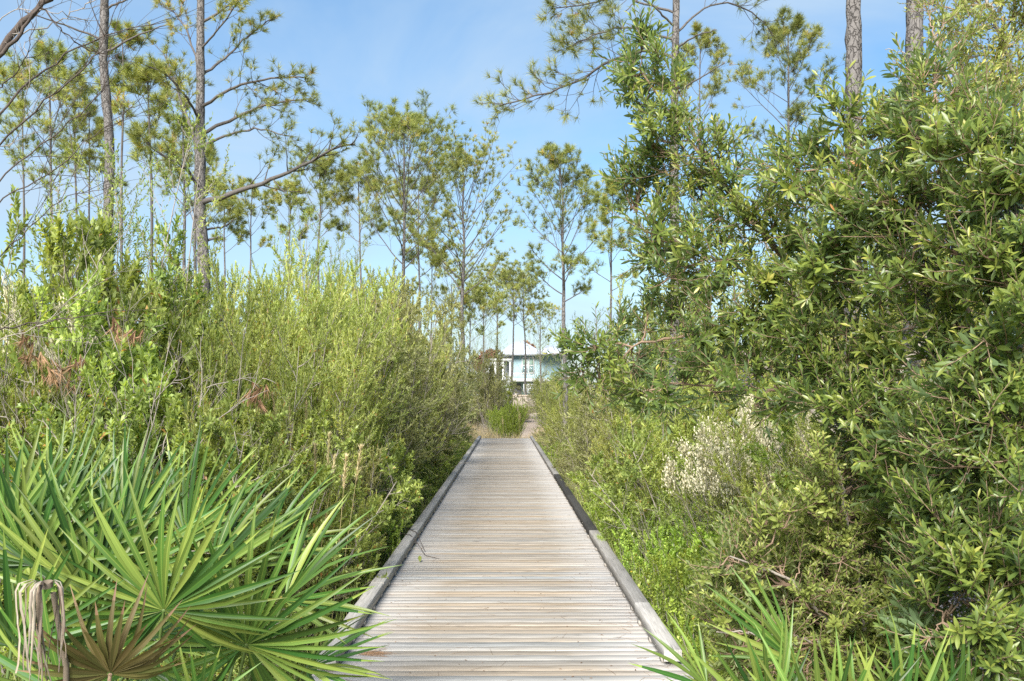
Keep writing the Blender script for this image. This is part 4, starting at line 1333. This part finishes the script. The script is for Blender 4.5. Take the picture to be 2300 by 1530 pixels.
LF = {'green': [], 'brown': [], 'dead': []}
_lr = np.random.default_rng(8)
for k in range(10):
    LF['green'].append(leaflet_mesh('leaflet', 1.0, .038 + .010 * _lr.random(), M['palm'], .12 + .085 * k, [.03, .08, .14, .05, .22, .02, .1, .3, .06, .12][k], kink=[0, 0, .1, 0, 0, .0, .35, 0, 0, .15][k], segtip=1.0 if k in (1, 3, 5, 8) else None))
for k in range(4):
    LF['brown'].append(leaflet_mesh('leaflet', 1.0, .05, M['palm_brown'], .15 + .15 * k, [.1, .35, -.1, .25][k], kink=[.1, .5, 0, .8][k], segtip=1.0))


def hang_mesh(k):
    rng = np.random.default_rng(900 + k)
    K = 14; t = np.linspace(0, 1, K)
    a = math.pi / 2 - np.minimum(t * (5.5 - .5 * k), 1) ** 0.9 * R(183 - 2 * k) + np.cumsum(rng.normal(0, .05, K)) * (t > .2)
    y = np.cumsum(np.cos(a)) / K; z = np.cumsum(np.sin(a)) / K
    y -= y[0]; z -= z[0]
    tw = np.cumsum(rng.normal(0, .25, K)) * .5; w_ = np.interp(t, [0, .2, .6, 1], [.35, 1, .8, .15]) * .017
    x = np.cumsum(rng.normal(0, .006, K))
    v = []
    for i in range(K):
        c, s = math.cos(tw[i]), math.sin(tw[i])
        v += [(x[i] - w_[i] * c, y[i] - w_[i] * s * .6, z[i]), (x[i], y[i] + .010, z[i]), (x[i] + w_[i] * c, y[i] + w_[i] * s * .6, z[i])]
    f = []
    for i in range(K - 1):
        q_ = i * 3; f += [[q_, q_ + 1, q_ + 4, q_ + 3], [q_ + 1, q_ + 2, q_ + 5, q_ + 4]]
    b = Buf(); b.add(np.array(v), f, np.clip(rng.normal(.3 + .13 * k, .1, len(f)), 0, 1))
    return b.mesh('leaflet', M['palm_dead'])


for k in range(5): LF['dead'].append(hang_mesh(k))


def frond(root, hub, up, normal, L, span, n, kind='green', seed=0, stem_to=None, cup=.18, w=1.0, label=None):
    """a fan leaf: hub point, direction the fan points, face normal"""
    rng = np.random.default_rng(seed)
    off = np.array(root.location)
    up = norm(np.array(up, float)); nn = np.array(normal, float); nn = norm(nn - up * nn.dot(up)); sx = np.cross(up, nn)
    hub = np.array(hub)
    b = Buf()
    # stalk
    if stem_to is None: stem_to = hub + np.array([0, .35, -1.2])
    g = np.stack([hub + (np.array(stem_to) - hub) * t + np.array([0, 0, -.0]) + (-up * .12) * math.sin(t * math.pi) for t in np.linspace(0, 1, 9)])
    tubes(b, (g - off)[None], rads(.008, .012, 1, 9), 5)
    # small ligule disc at the hub
    th = np.linspace(0, 2 * np.pi, 9)[:-1]
    ring = hub - off + .009 * (np.cos(th)[:, None] * sx + np.sin(th)[:, None] * up) + nn * .006
    b.add(np.concatenate([ring, (hub - off + nn * .012)[None]]), [[i, (i + 1) % 8, 8] for i in range(8)])
    fo = link('frond', b.mesh('frond', M['petiole'] if kind == 'green' else M['brownbark']), parent=root, label=label)
    for i in range(n):
        u = (i + .5) / n * 2 - 1
        a = u * span / 2 + rng.normal(0, R(1.2))
        dr = up * math.cos(a) + sx * math.sin(a)
        # the fan is cupped towards its face, outer leaflets fall back
        cz_ = cup * (1 - .8 * abs(u)) + rng.normal(0, .05)
        if kind == 'green' and abs(u) > .7: cz_ -= rng.uniform(0, .35)
        y = norm(dr + nn * cz_ + np.array([0, 0, -.04]))
        z = norm(nn - y * nn.dot(y) + np.cross(y, nn) * rng.normal(0, .22)); z = norm(z - y * z.dot(y)); x = np.cross(y, z)
        l = L * (1 - .22 * abs(u) ** 2.5) * rng.uniform(.9, 1.06)
        me = LF[kind][rng.integers(len(LF[kind]))]
        o = bpy.data.objects.new('leaflet', me); COL.objects.link(o); o.parent = fo
        ww = 1.22 * l * rng.uniform(.85, 1.1) * w * (0.62 / max(l, .01)) * (l / .62) ** .5
        m = Matrix(((x[0] * ww, y[0] * l, z[0] * l, 0), (x[1] * ww, y[1] * l, z[1] * l, 0), (x[2] * ww, y[2] * l, z[2] * l, 0), (0, 0, 0, 1)))
        p = hub - off + y * .012
        m.translation = Vector(p)
        o.matrix_local = m
    return fo


def dirxy(ang, tilt=0.0):
    """direction as seen: ang degrees clockwise from up, tilt towards the viewer"""
    a = R(ang)
    return np.array([math.sin(a), -tilt, math.cos(a)])


def palmetto(lb, x, y, fronds, group='saw palmettos at the foot of the left thicket'):
    z = float(gheight(x, y))
    root = empty('palmetto', (x, y, z), lb, 'palmetto', group)
    base = np.array([x, y, z])
    tr = Buf()
    g = grow(np.zeros((1, 3)), np.array([[.2, -.2, .3]]), [.5], 6, np.random.default_rng(1), 0, .1)
    tubes(tr, g, rads(.09, .06, 1, 6), 8)
    link('trunk', tr.mesh('trunk', M['brownbark']), parent=root)
    for i, fr in enumerate(fronds):
        px, py, d, ang, tilt, nrm, L, span, n = fr[:9]
        kind = fr[9] if len(fr) > 9 else 'green'
        frond(root, P(px, py, d), dirxy(ang, tilt), nrm, L, R(span), n, kind, seed=int(px * 7 + py), stem_to=base + np.array([.12, -.1, .25]), label=fr[10] if len(fr) > 10 else None)
    return root


CAMN = (0, -1, .25)
palmetto('palmetto with the large open fan spreading over the left rail', -1.75, 5.3, [
    (555, 1447, 4.7, 20, .25, (.15, -1, .35), .74, 325, 42),
    (640, 1350, 5.2, 48, .0, (-.35, -.8, .7), .66, 140, 18),
    (690, 1500, 4.9, 75, .1, (-.1, -.5, 1), .50, 180, 16),
    (600, 1240, 5.6, 40, -.1, (-.5, -.8, .4), .60, 110, 16)])
palmetto('palmetto with a half-open fan in the middle of the left clump', -2.2, 5.2, [
    (370, 1370, 4.35, -2, .2, (.05, -1, .3), .64, 290, 38),
    (275, 1290, 4.9, 12, -.1, (.1, -1, .15), .60, 220, 28),
    (470, 1290, 5.6, 38, -.1, (-.5, -.85, .2), .76, 80, 18),
    (420, 1210, 5.9, 20, -.1, (-.3, -.9, .2), .72, 130, 22),
    (330, 1500, 4.7, 160, .3, (0, -1, .5), .45, 150, 14)])
palmetto('palmetto with tall upright fans left of the middle clump', -2.9, 5.7, [
    (80, 1268, 4.7, 6, .1, (.1, -1, .2), .64, 230, 32),
    (205, 1352, 4.7, -14, .1, (.35, -1, .2), .72, 110, 18),
    (130, 1180, 5.8, 0, -.1, (.2, -1, .1), .66, 110, 20),
    (290, 1190, 5.9, 5, -.1, (-.1, -1, .1), .66, 120, 22),
    (225, 1230, 6.0, 25, -.1, (-.4, -.9, .2), .62, 110, 18),
    (20, 1200, 5.6, -8, 0, (.2, -1, .1), .66, 150, 22)])
palmetto('palmetto at the bottom left corner behind the withered fans', -2.3, 4.0, [
    (30, 1450, 4.2, 15, .1, (.3, -1, .4), .55, 200, 26),
    (150, 1560, 3.9, 10, .2, (0, -1, .5), .52, 260, 26),
    (450, 1600, 4.3, 5, .2, (0, -1, .5), .36, 240, 22),
    (330, 1440, 5.5, 60, .1, (0, -.6, 1), .60, 200, 20)])
palmetto('dying palmetto with one grey drooping fan and one withered brown fan', -1.9, 3.8, [
    (250, 1512, 3.7, -4, .45, (.05, -1, .95), .33, 235, 30, 'brown', 'withered brown and olive fan')])


def drooping_frond():
    root = [o for o in bpy.data.objects if o.get('label', '').startswith('dying palmetto')][0]
    off = np.array(root.location)
    hub = P(108, 1318, 3.5)
    b = Buf()
    g = np.stack([hub + np.array([.0, .05, -.03]), hub + np.array([0.02, .12, -.35]), off + np.array([.1, 0, .3])])
    t = np.linspace(0, 1, 9); g = np.stack([np.interp(t, [0, .4, 1], g[:, i]) for i in range(3)], -1)
    tubes(b, (g - off)[None], rads(.010, .013, 1, 9), 6)
    th = np.linspace(0, 2 * np.pi, 11)[:-1]
    ring = hub - off + .022 * (np.cos(th)[:, None] * np.array([1, 0, 0]) + np.sin(th)[:, None] * np.array([0, 1, 0.2]))
    b.add(np.concatenate([ring, ring * 1 + np.array([0, 0, .02]), (hub - off + np.array([0, 0, .035]))[None]]), [[i, (i + 1) % 10, 10 + (i + 1) % 10, 10 + i] for i in range(10)])
    fo = link('frond', b.mesh('frond', M['palm_dead']), parent=root, label='grey dead fan with leaflets hanging straight down')
    rng = np.random.default_rng(4)
    for i in range(15):
        az = rng.uniform(-.85, .85) * math.pi * .75
        o = bpy.data.objects.new('leaflet', LF['dead'][i % 5]); COL.objects.link(o); o.parent = fo
        o.location = hub - off + np.array([math.sin(az) * .012, -math.cos(az) * .012, .015])
        s = rng.uniform(.30, .50)
        o.rotation_euler = (rng.normal(0, .06), 0, math.pi + az)
        o.scale = (s * .8, s * rng.uniform(.7, 1.5), s)
        # local +Y must point outwards
        o.rotation_euler = (rng.normal(0, .04), rng.normal(0, .04), az + math.pi)


drooping_frond()
G2 = 'saw palmettos under the right tree'
palmetto('palmetto fans fringing the bottom right corner of the photo', 2.2, 4.6, [
    (1850, 1700, 4.3, 10, .15, (0, -1, .4), .62, 200, 26),
    (2010, 1690, 4.6, -12, .1, (.2, -1, .3), .66, 160, 26),
    (2150, 1660, 4.8, 0, .1, (0, -1, .3), .58, 160, 24)], G2)
palmetto('palmetto with a yellowing fan by the end of the right rail', 1.75, 5.0, [
    (1590, 1545, 4.9, -62, .15, (.25, -1, .5), .44, 150, 12),
    (1730, 1640, 4.6, -25, .1, (.2, -1, .3), .60, 130, 16),
    (1790, 1490, 5.2, -45, .0, (.3, -1, .3), .60, 80, 10),
    (1900, 1690, 4.9, -5, .1, (0, -1, .3), .60, 130, 18)], G2)
palmetto('palmetto fan poking through the small-leaved shrub on the right', 3.0, 7.2, [
    (1865, 1205, 7.0, -38, 0, (.3, -1, .2), .50, 70, 12),
    (1700, 1330, 6.4, -58, 0, (.2, -1, .4), .48, 50, 8),
    (1960, 1240, 6.8, -10, 0, (0, -1, .2), .62, 80, 10)], G2)


# ------------------------------------------------------------------ the big tree on the right
def in_poly(x, y, poly):
    c = False; n = len(poly)
    for i in range(n):
        x1, y1 = poly[i]; x2, y2 = poly[(i + 1) % n]
        if (y1 > y) != (y2 > y) and x < (x2 - x1) * (y - y1) / (y2 - y1) + x1: c = not c
    return c


def leafy_tree(name, lb, cat, base, stems, poly, spacing, dfun, seed, mat, bark, leafL, leafW, per=(13, 15), twigL=.30, top=True, berries=0, own_leaves=0, layers=1, r0=.05, tonebias=0.0, eight=True, cr=.2, lean=None):
    rng = np.random.default_rng(seed)
    root = empty(name, base, lb, cat)
    off = np.array(root.location)
    sk, skr = [], []
    for pts, ra, rb in stems:
        A = np.array([P(*p) for p in pts]); A[0] = A[0]
        K = 26; s = np.linspace(0, 1, len(A)); t = np.linspace(0, 1, K)
        g = np.stack([np.interp(t, s, A[:, i]) for i in range(3)], -1)
        for _ in range(2): g[1:-1] = (g[:-2] + 2 * g[1:-1] + g[2:]) / 4
        g[1:-1] += rng.normal(0, .010, g[1:-1].shape)
        b = Buf(); tubes(b, (g - off)[None], rads(ra, rb, 1, K), 8)
        link('trunk' if ra >= r0 else 'limb', b.mesh('limb', M[bark], True), parent=root)
        sk.append(g); skr.append(np.linspace(0, 1, K))
    S = np.concatenate(sk); SU = np.concatenate(skr)
    # clump centres
    cs = []
    x0, x1 = min(p[0] for p in poly), max(p[0] for p in poly); y0, y1 = min(p[1] for p in poly), max(p[1] for p in poly)
    for lay in range(layers):
        pts = []
        tries = 0
        while tries < 9000:
            tries += 1
            x = rng.uniform(x0, x1); y = rng.uniform(y0, y1)
            if not in_poly(x, y, poly): continue
            sp_ = spacing(x, y) if callable(spacing) else spacing
            if any((x - a) ** 2 + (y - c) ** 2 < sp_ ** 2 for a, c in pts): continue
            pts.append((x, y))
        for (x, y) in pts:
            cs.append(P(x, y, dfun(x, y) + rng.uniform(-.35, .35) + lay * .6))
    cs = np.array(cs)
    gs, twp = [], []
    tb = Buf()
    alltw = []
    for c in cs:
        dist = np.linalg.norm(S - c, axis=1) + .25 * np.maximum(0, S[:, 2] - c[2]) + .1 * SU
        a = S[np.argmin(dist)]
        v = c - a; L = np.linalg.norm(v)
        K = 8; t = np.linspace(0, 1, K)[:, None]
        g = a + v * t + np.array([0, 0, 1]) * (np.sin(t * math.pi) * -.06 * L) + rng.normal(0, .012, (K, 3)) * (t > 0)
        ra = min(.014, .004 + L * .010)
        tubes(tb, (g - off)[None], rads(ra, .003, 1, K), 5)
        gs.append(g)
        dirv = norm(v[None] if L > .05 else np.array([[0, 0, 1.]]))[0]
        if lean is not None: dirv = norm((dirv + np.array(lean))[None])[0]
        n = per[0]
        tpos, td = at(g[None], rng.uniform(.45, 1.0, (1, n)))
        di = norm(dirv * .8 + rng.normal(0, .62, (n, 3)) + np.array([0, 0, .35]))
        tw = grow(tpos[0], di, twigL * rng.uniform(.6, 1.2, n), 5, rng, .35, .14)
        alltw.append(tw)
    tw = np.concatenate(alltw)
    tubes(tb, tw - off, rads(.0032, .0018, len(tw), 5), 4)
    link('twigs', tb.mesh('twigs', M['brownbark']), parent=root)
    m = per[1]
    p, d, n = leaf_frames(tw, m, .15, 1.02, .85, rng, up=.25)
    tt = np.tile(np.linspace(0, 1, m), len(tw))
    cl = np.repeat(rng.uniform(0, 1, len(cs)), per[0] * m)
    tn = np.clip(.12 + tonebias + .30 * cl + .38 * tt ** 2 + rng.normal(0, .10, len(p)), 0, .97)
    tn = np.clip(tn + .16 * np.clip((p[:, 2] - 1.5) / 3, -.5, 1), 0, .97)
    tn[rng.random(len(p)) < .0014] = 1
    L = rng.uniform(.6, 1.2, len(p)) * leafL * (1 - .4 * tt ** 3) * np.repeat(rng.uniform(.7, 1.25, len(cs)), per[0] * m)
    W = L * leafW * rng.uniform(.85, 1.15, len(p))
    own = np.zeros(len(p), bool)
    if own_leaves:
        sxp = VX + p[:, 0] / p[:, 1] * F; syp = HY - (p[:, 2] - EYE) / p[:, 1] * F
        ok = (sxp > 0) & (sxp < 2290) & (syp > 10) & (syp < 1520)
        sz = np.where(ok, L / p[:, 1], 0)
        own[np.argsort(-sz)[:own_leaves]] = True
        lm = [leaf_mesh('leaf', 1.0, leafW, M[mat], tv, droop=dv) for tv, dv in ((.25, .12), (.45, .2), (.62, .08), (.8, .16))]
        for i in np.where(own)[0]:
            o = bpy.data.objects.new('leaf', lm[int(np.clip(tn[i] * 4.6, 0, 3))]); COL.objects.link(o); o.parent = root
            x = np.cross(d[i], n[i]); l = float(L[i]); q_ = p[i] - off
            mt = Matrix(((x[0] * l, d[i][0] * l, n[i][0] * l, q_[0]), (x[1] * l, d[i][1] * l, n[i][1] * l, q_[1]), (x[2] * l, d[i][2] * l, n[i][2] * l, q_[2]), (0, 0, 0, 1)))
            o.matrix_local = mt
    k = ~own
    fb = Buf()
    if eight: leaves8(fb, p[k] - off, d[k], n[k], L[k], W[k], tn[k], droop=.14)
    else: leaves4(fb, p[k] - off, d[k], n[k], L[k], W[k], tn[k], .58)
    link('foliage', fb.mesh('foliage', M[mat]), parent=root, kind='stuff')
    if berries:
        bb = Buf()
        oc = np.array([[1, 0, 0], [-1, 0, 0], [0, 1, 0], [0, -1, 0], [0, 0, 1], [0, 0, -1]], float)
        of = np.array([[0, 2, 4], [2, 1, 4], [1, 3, 4], [3, 0, 4], [2, 0, 5], [1, 2, 5], [3, 1, 5], [0, 3, 5]])
        for c in rng.choice(len(gs), berries, replace=False):
            g = gs[c]
            N = 110
            q_, _ = at(g[None], rng.uniform(.35, .95, (1, N)))
            q_ = q_[0] + rng.normal(0, .030, (N, 3)) * 1.15
            vv = (q_[:, None] + oc[None] * rng.uniform(.005, .0085, (N, 1, 1)) - off).reshape(-1, 3)
            ff = (np.arange(N)[:, None, None] * 6 + of[None]).reshape(-1, 3)
            bb.add(vv, ff)
        link('berries', bb.mesh('berries', M['berry']), parent=root, kind='stuff')
    return root


POLY = [(1390, 125), (1430, 90), (1490, 130), (1530, 200), (1570, 300), (1660, 330), (1740, 350), (1830, 340), (1890, 250), (1925, 240), (1960, 290), (2040, 180), (2100, 160), (2190, 240), (2320, 300), (2320, 1560),
        (2150, 1500), (2050, 1420), (2010, 1200), (1930, 1010), (1850, 960), (1760, 930), (1640, 900), (1540, 880), (1440, 905), (1330, 880), (1275, 800), (1275, 765), (1380, 750), (1450, 690), (1460, 610), (1420, 570), (1400, 480), (1390, 390), (1450, 310), (1375, 215)]


def bay_depth(x, y):
    return float(np.interp(x, [1250, 1500, 1800, 2100, 2300], [7.6, 7.2, 6.4, 5.4, 4.9]) + (0.3 if y < 300 else 0))


bx, by = (2360 - VX) / F * 6.0, 6.0
leafy_tree('broadleaf_tree', 'big glossy-leaved tree filling the right side and reaching over the boardwalk', 'tree', (bx, by, float(gheight(bx, by))), [
    ([(2360, 1830, 6.0), (2300, 1400, 5.9), (2230, 1120, 5.8), (2185, 820, 5.7), (2150, 560, 5.6), (2115, 330, 5.5), (2100, 190, 5.5)], .062, .008),
    ([(2290, 1380, 5.95), (2150, 1060, 6.0), (1960, 800, 6.4), (1740, 560, 6.9), (1580, 350, 7.3), (1440, 160, 7.6)], .046, .007),
    ([(1960, 800, 6.4), (1760, 740, 6.9), (1600, 745, 7.2), (1450, 770, 7.4), (1290, 780, 7.6)], .022, .005),
    ([(2150, 1060, 6.0), (2000, 930, 6.1), (1820, 890, 6.5), (1640, 870, 7.0), (1500, 860, 7.2)], .02, .005),
    ([(1740, 560, 6.9), (1640, 440, 7.2), (1560, 300, 7.4), (1520, 180, 7.5)], .02, .005),
    ([(2040, 900, 6.2), (1950, 600, 6.3), (1900, 400, 6.3), (1910, 260, 6.3)], .022, .005),
    ([(1700, 620, 7.0), (1560, 560, 7.3), (1430, 480, 7.6)], .016, .004),
    ([(2310, 1500, 5.9), (2320, 900, 5.2), (2290, 500, 5.2), (2280, 300, 5.2)], .03, .006),
    ([(2250, 1200, 5.8), (2180, 1300, 5.3), (2120, 1400, 5.1)], .014, .005)],
    POLY, lambda x, y: 40 if x < 1620 else 46, bay_depth, 501, 'bay', 'brownbark', .088, .24, per=(12, 17), twigL=.30, berries=26, own_leaves=280, layers=1)

POLY2 = [(1640, 1180), (1720, 1120), (1800, 1110), (1830, 1030), (1950, 990), (2050, 1120), (2120, 1300), (2200, 1480), (2100, 1560), (1800, 1560), (1640, 1500), (1590, 1440), (1570, 1340)]
bx, by = (1960 - VX) / F * 6.6, 6.6
leafy_tree('small_leaved_shrub', 'dense small-leaved shrub with grey twigs under the big right tree', 'shrub', (bx, by, float(gheight(bx, by))), [
    ([(1960, 1720, 6.6), (1900, 1450, 6.4), (1780, 1300, 6.2), (1640, 1250, 6.0)], .02, .005),
    ([(1960, 1720, 6.6), (1950, 1400, 6.4), (1900, 1150, 6.3), (1880, 1030, 6.3)], .02, .005),
    ([(1900, 1450, 6.4), (1760, 1430, 6.0), (1610, 1420, 5.8)], .014, .004),
    ([(1950, 1400, 6.4), (2050, 1300, 6.2), (2100, 1200, 6.2)], .014, .004)],
    POLY2, 44, lambda x, y: 6.1 + .0006 * (x - 1600), 502, 'bay2', 'greybark', .055, .34, per=(14, 18), twigL=.22, layers=2, r0=.5)

POLY3 = [(2075, -20), (2320, -20), (2320, 640), (2200, 560), (2160, 330), (2090, 130)]
bx, by = (2420 - VX) / F * 8.4, 8.4
leafy_tree('olive_leaved_tree', 'olive-leaved tree with tangled grey twigs at the top right corner', 'tree', (bx, by, float(gheight(bx, by))), [
    ([(2420, 1480, 8.4), (2380, 800, 8.4), (2300, 450, 8.3), (2210, 280, 8.2), (2100, 80, 8.0)], .06, .012),
    ([(2380, 800, 8.4), (2340, 400, 8.6), (2260, 100, 8.6), (2200, -60, 8.6)], .04, .01),
    ([(2300, 450, 8.3), (2250, 350, 7.9), (2130, 160, 7.9), (2060, 120, 7.9), (1990, 110, 7.9)], .014, .003)],
    POLY3, 52, lambda x, y: 8.2, 503, 'bay2', 'greybark', .06, .3, per=(14, 14), twigL=.3, layers=2, r0=.05, tonebias=.05)

POLY4 = [(1500, 480), (1620, 420), (1700, 450), (1800, 420), (1900, 380), (2000, 360), (2320, 420), (2320, 1050), (1900, 950), (1700, 880), (1560, 840), (1480, 700)]
bx, by = (1950 - VX) / F * 9.8, 9.8
leafy_tree('pale_green_tree', 'pale yellow-green small-leaved tree filling the gaps behind the big right tree', 'tree', (bx, by, float(gheight(bx, by))), [
    ([(1950, 1450, 9.8), (1900, 1000, 9.8), (1800, 700, 9.9), (1700, 500, 10)], .05, .01),
    ([(1950, 1450, 9.8), (1980, 900, 9.7), (2000, 600, 9.7), (1980, 420, 9.7)], .05, .01),
    ([(1980, 900, 9.7), (2120, 700, 9.4), (2220, 500, 9.3)], .03, .008),
    ([(1900, 1000, 9.8), (1750, 850, 9.9), (1600, 740, 10), (1540, 620, 10)], .03, .008)],
    POLY4, 62, lambda x, y: 9.6, 504, 'bay2', 'greybark', .06, .34, per=(13, 14), twigL=.36, r0=.05, tonebias=.22, eight=False, layers=1)


# ------------------------------------------------------------------ litter on the deck
def litter():
    rng = np.random.default_rng(66)
    b = Buf()
    n = 420
    x = rng.uniform(-HW + .02, HW - .02, n); y = 6.6 + rng.uniform(0, 1, n) ** 1.7 * 20
    e = rng.random(n) < .45
    x = np.where(e, np.sign(x) * (HW - np.abs(rng.normal(0, .18, n))), x)
    a = rng.uniform(0, np.pi, n)
    di = np.stack([np.cos(a), np.sin(a) * .8, np.zeros(n)], -1)
    st = np.stack([x, y, np.full(n, .0045)], -1)
    g = grow(st, di, rng.uniform(.07, .2, n), 6, rng, 0, .16)
    g[:, :, 2] = .0045 + rng.uniform(0, .004, n)[:, None] + .006 * np.sin(np.linspace(0, np.pi, 6))[None] * rng.random((n, 1))
    tubes(b, g, rads(.0011, .0007, n, 6), 3, rng.uniform(0, 1, n))
    link('fallen_needles', b.mesh('fallen_needles', M['rust']), label='brown pine needles scattered over the planks', kind='stuff')
    b = Buf()
    n = 160
    x = rng.uniform(-HW, HW, n); y = 6.7 + rng.uniform(0, 1, n) ** 1.5 * 22
    p = np.stack([x, y, np.full(n, .007)], -1); a = rng.uniform(0, 6.28, n)
    d_ = np.stack([np.cos(a), np.sin(a), rng.normal(0, .1, n)], -1); nn = norm(np.cross(d_, np.cross(np.array([0, 0, 1.0]), d_)))
    leaves4(b, p, norm(d_), nn, rng.uniform(.012, .035, n), .011, rng.uniform(0, .8, n))
    link('leaf_litter', b.mesh('leaf_litter', M['rust']), label='tiny dry leaf crumbs scattered over the planks', kind='stuff')
    # the reddish tuft of needles by the left rail
    b = Buf(); c = P(775, 1468, 7.75); c[2] = .012; c[0] = -1.16
    n = 46
    a = rng.uniform(-.5, .9, n); di = np.stack([np.cos(a), np.sin(a) * .9, rng.uniform(0, .12, n)], -1)
    g = grow(np.tile(c, (n, 1)) + rng.normal(0, .02, (n, 3)) * [1, 1, .1], di, rng.uniform(.12, .26, n), 6, rng, -.1, .12)
    g[:, :, 2] = np.maximum(g[:, :, 2], .006)
    tubes(b, g, rads(.0012, .0008, n, 6), 3, rng.uniform(.3, 1, n))
    o = empty('needle_tuft', c, 'reddish brown tuft of pine needles beside the left rail', 'pine needles')
    me = b.mesh('needles', M['rust']); me.transform(Matrix.Translation(-Vector(c))); link('needles', me, parent=o)
    # twigs fallen across the left rail
    o = empty('fallen_twig', (-1.3, 13.6, 0), 'thin forked twig lying across the left rail onto the planks', 'twig')
    for pts in ([(-.28, .15, .14), (-.05, -.1, .15), (.12, -.55, .045), (.22, -1.0, .012), (.42, -1.25, .008)], [(-.2, .7, .14), (.0, .2, .145), (.16, -.5, .02), (.2, -.7, .01)]):
        A = np.array(pts); t = np.linspace(0, 1, 14); s = np.linspace(0, 1, len(A))
        g = np.stack([np.interp(t, s, A[:, i]) for i in range(3)], -1)[None]
        b = Buf(); tubes(b, g, rads(.006, .003, 1, 14), 5)
        link('stem', b.mesh('stem', M['darkbark']), parent=o)
    # a fallen leaf standing on edge
    me = leaf_mesh('fallen_leaf', .10, .05, M['bay'], .8)
    o = link('fallen_leaf', me, label='single curled green leaf lying on the planks near the left rail', cat='leaf')
    o.location = (-1.10, 12.1, .006); o.rotation_euler = (R(55), 0, R(8))
    # moss tuft on the right rail
    b = Buf(); n = 500
    p = np.stack([rng.normal(1.33, .03, n), rng.normal(13.3, .16, n), np.full(n, .134)], -1)
    di = norm(np.stack([rng.normal(0, .5, n), rng.normal(0, .5, n), np.ones(n)], -1))
    leaves4(b, p, di, perp(di, rng), rng.uniform(.01, .022, n), .004, rng.uniform(0, 1, n))
    link('moss_patch', b.mesh('moss_patch', M['feather']), label='green moss growing on top of the right kerb rail', cat='moss', kind='stuff')


litter()
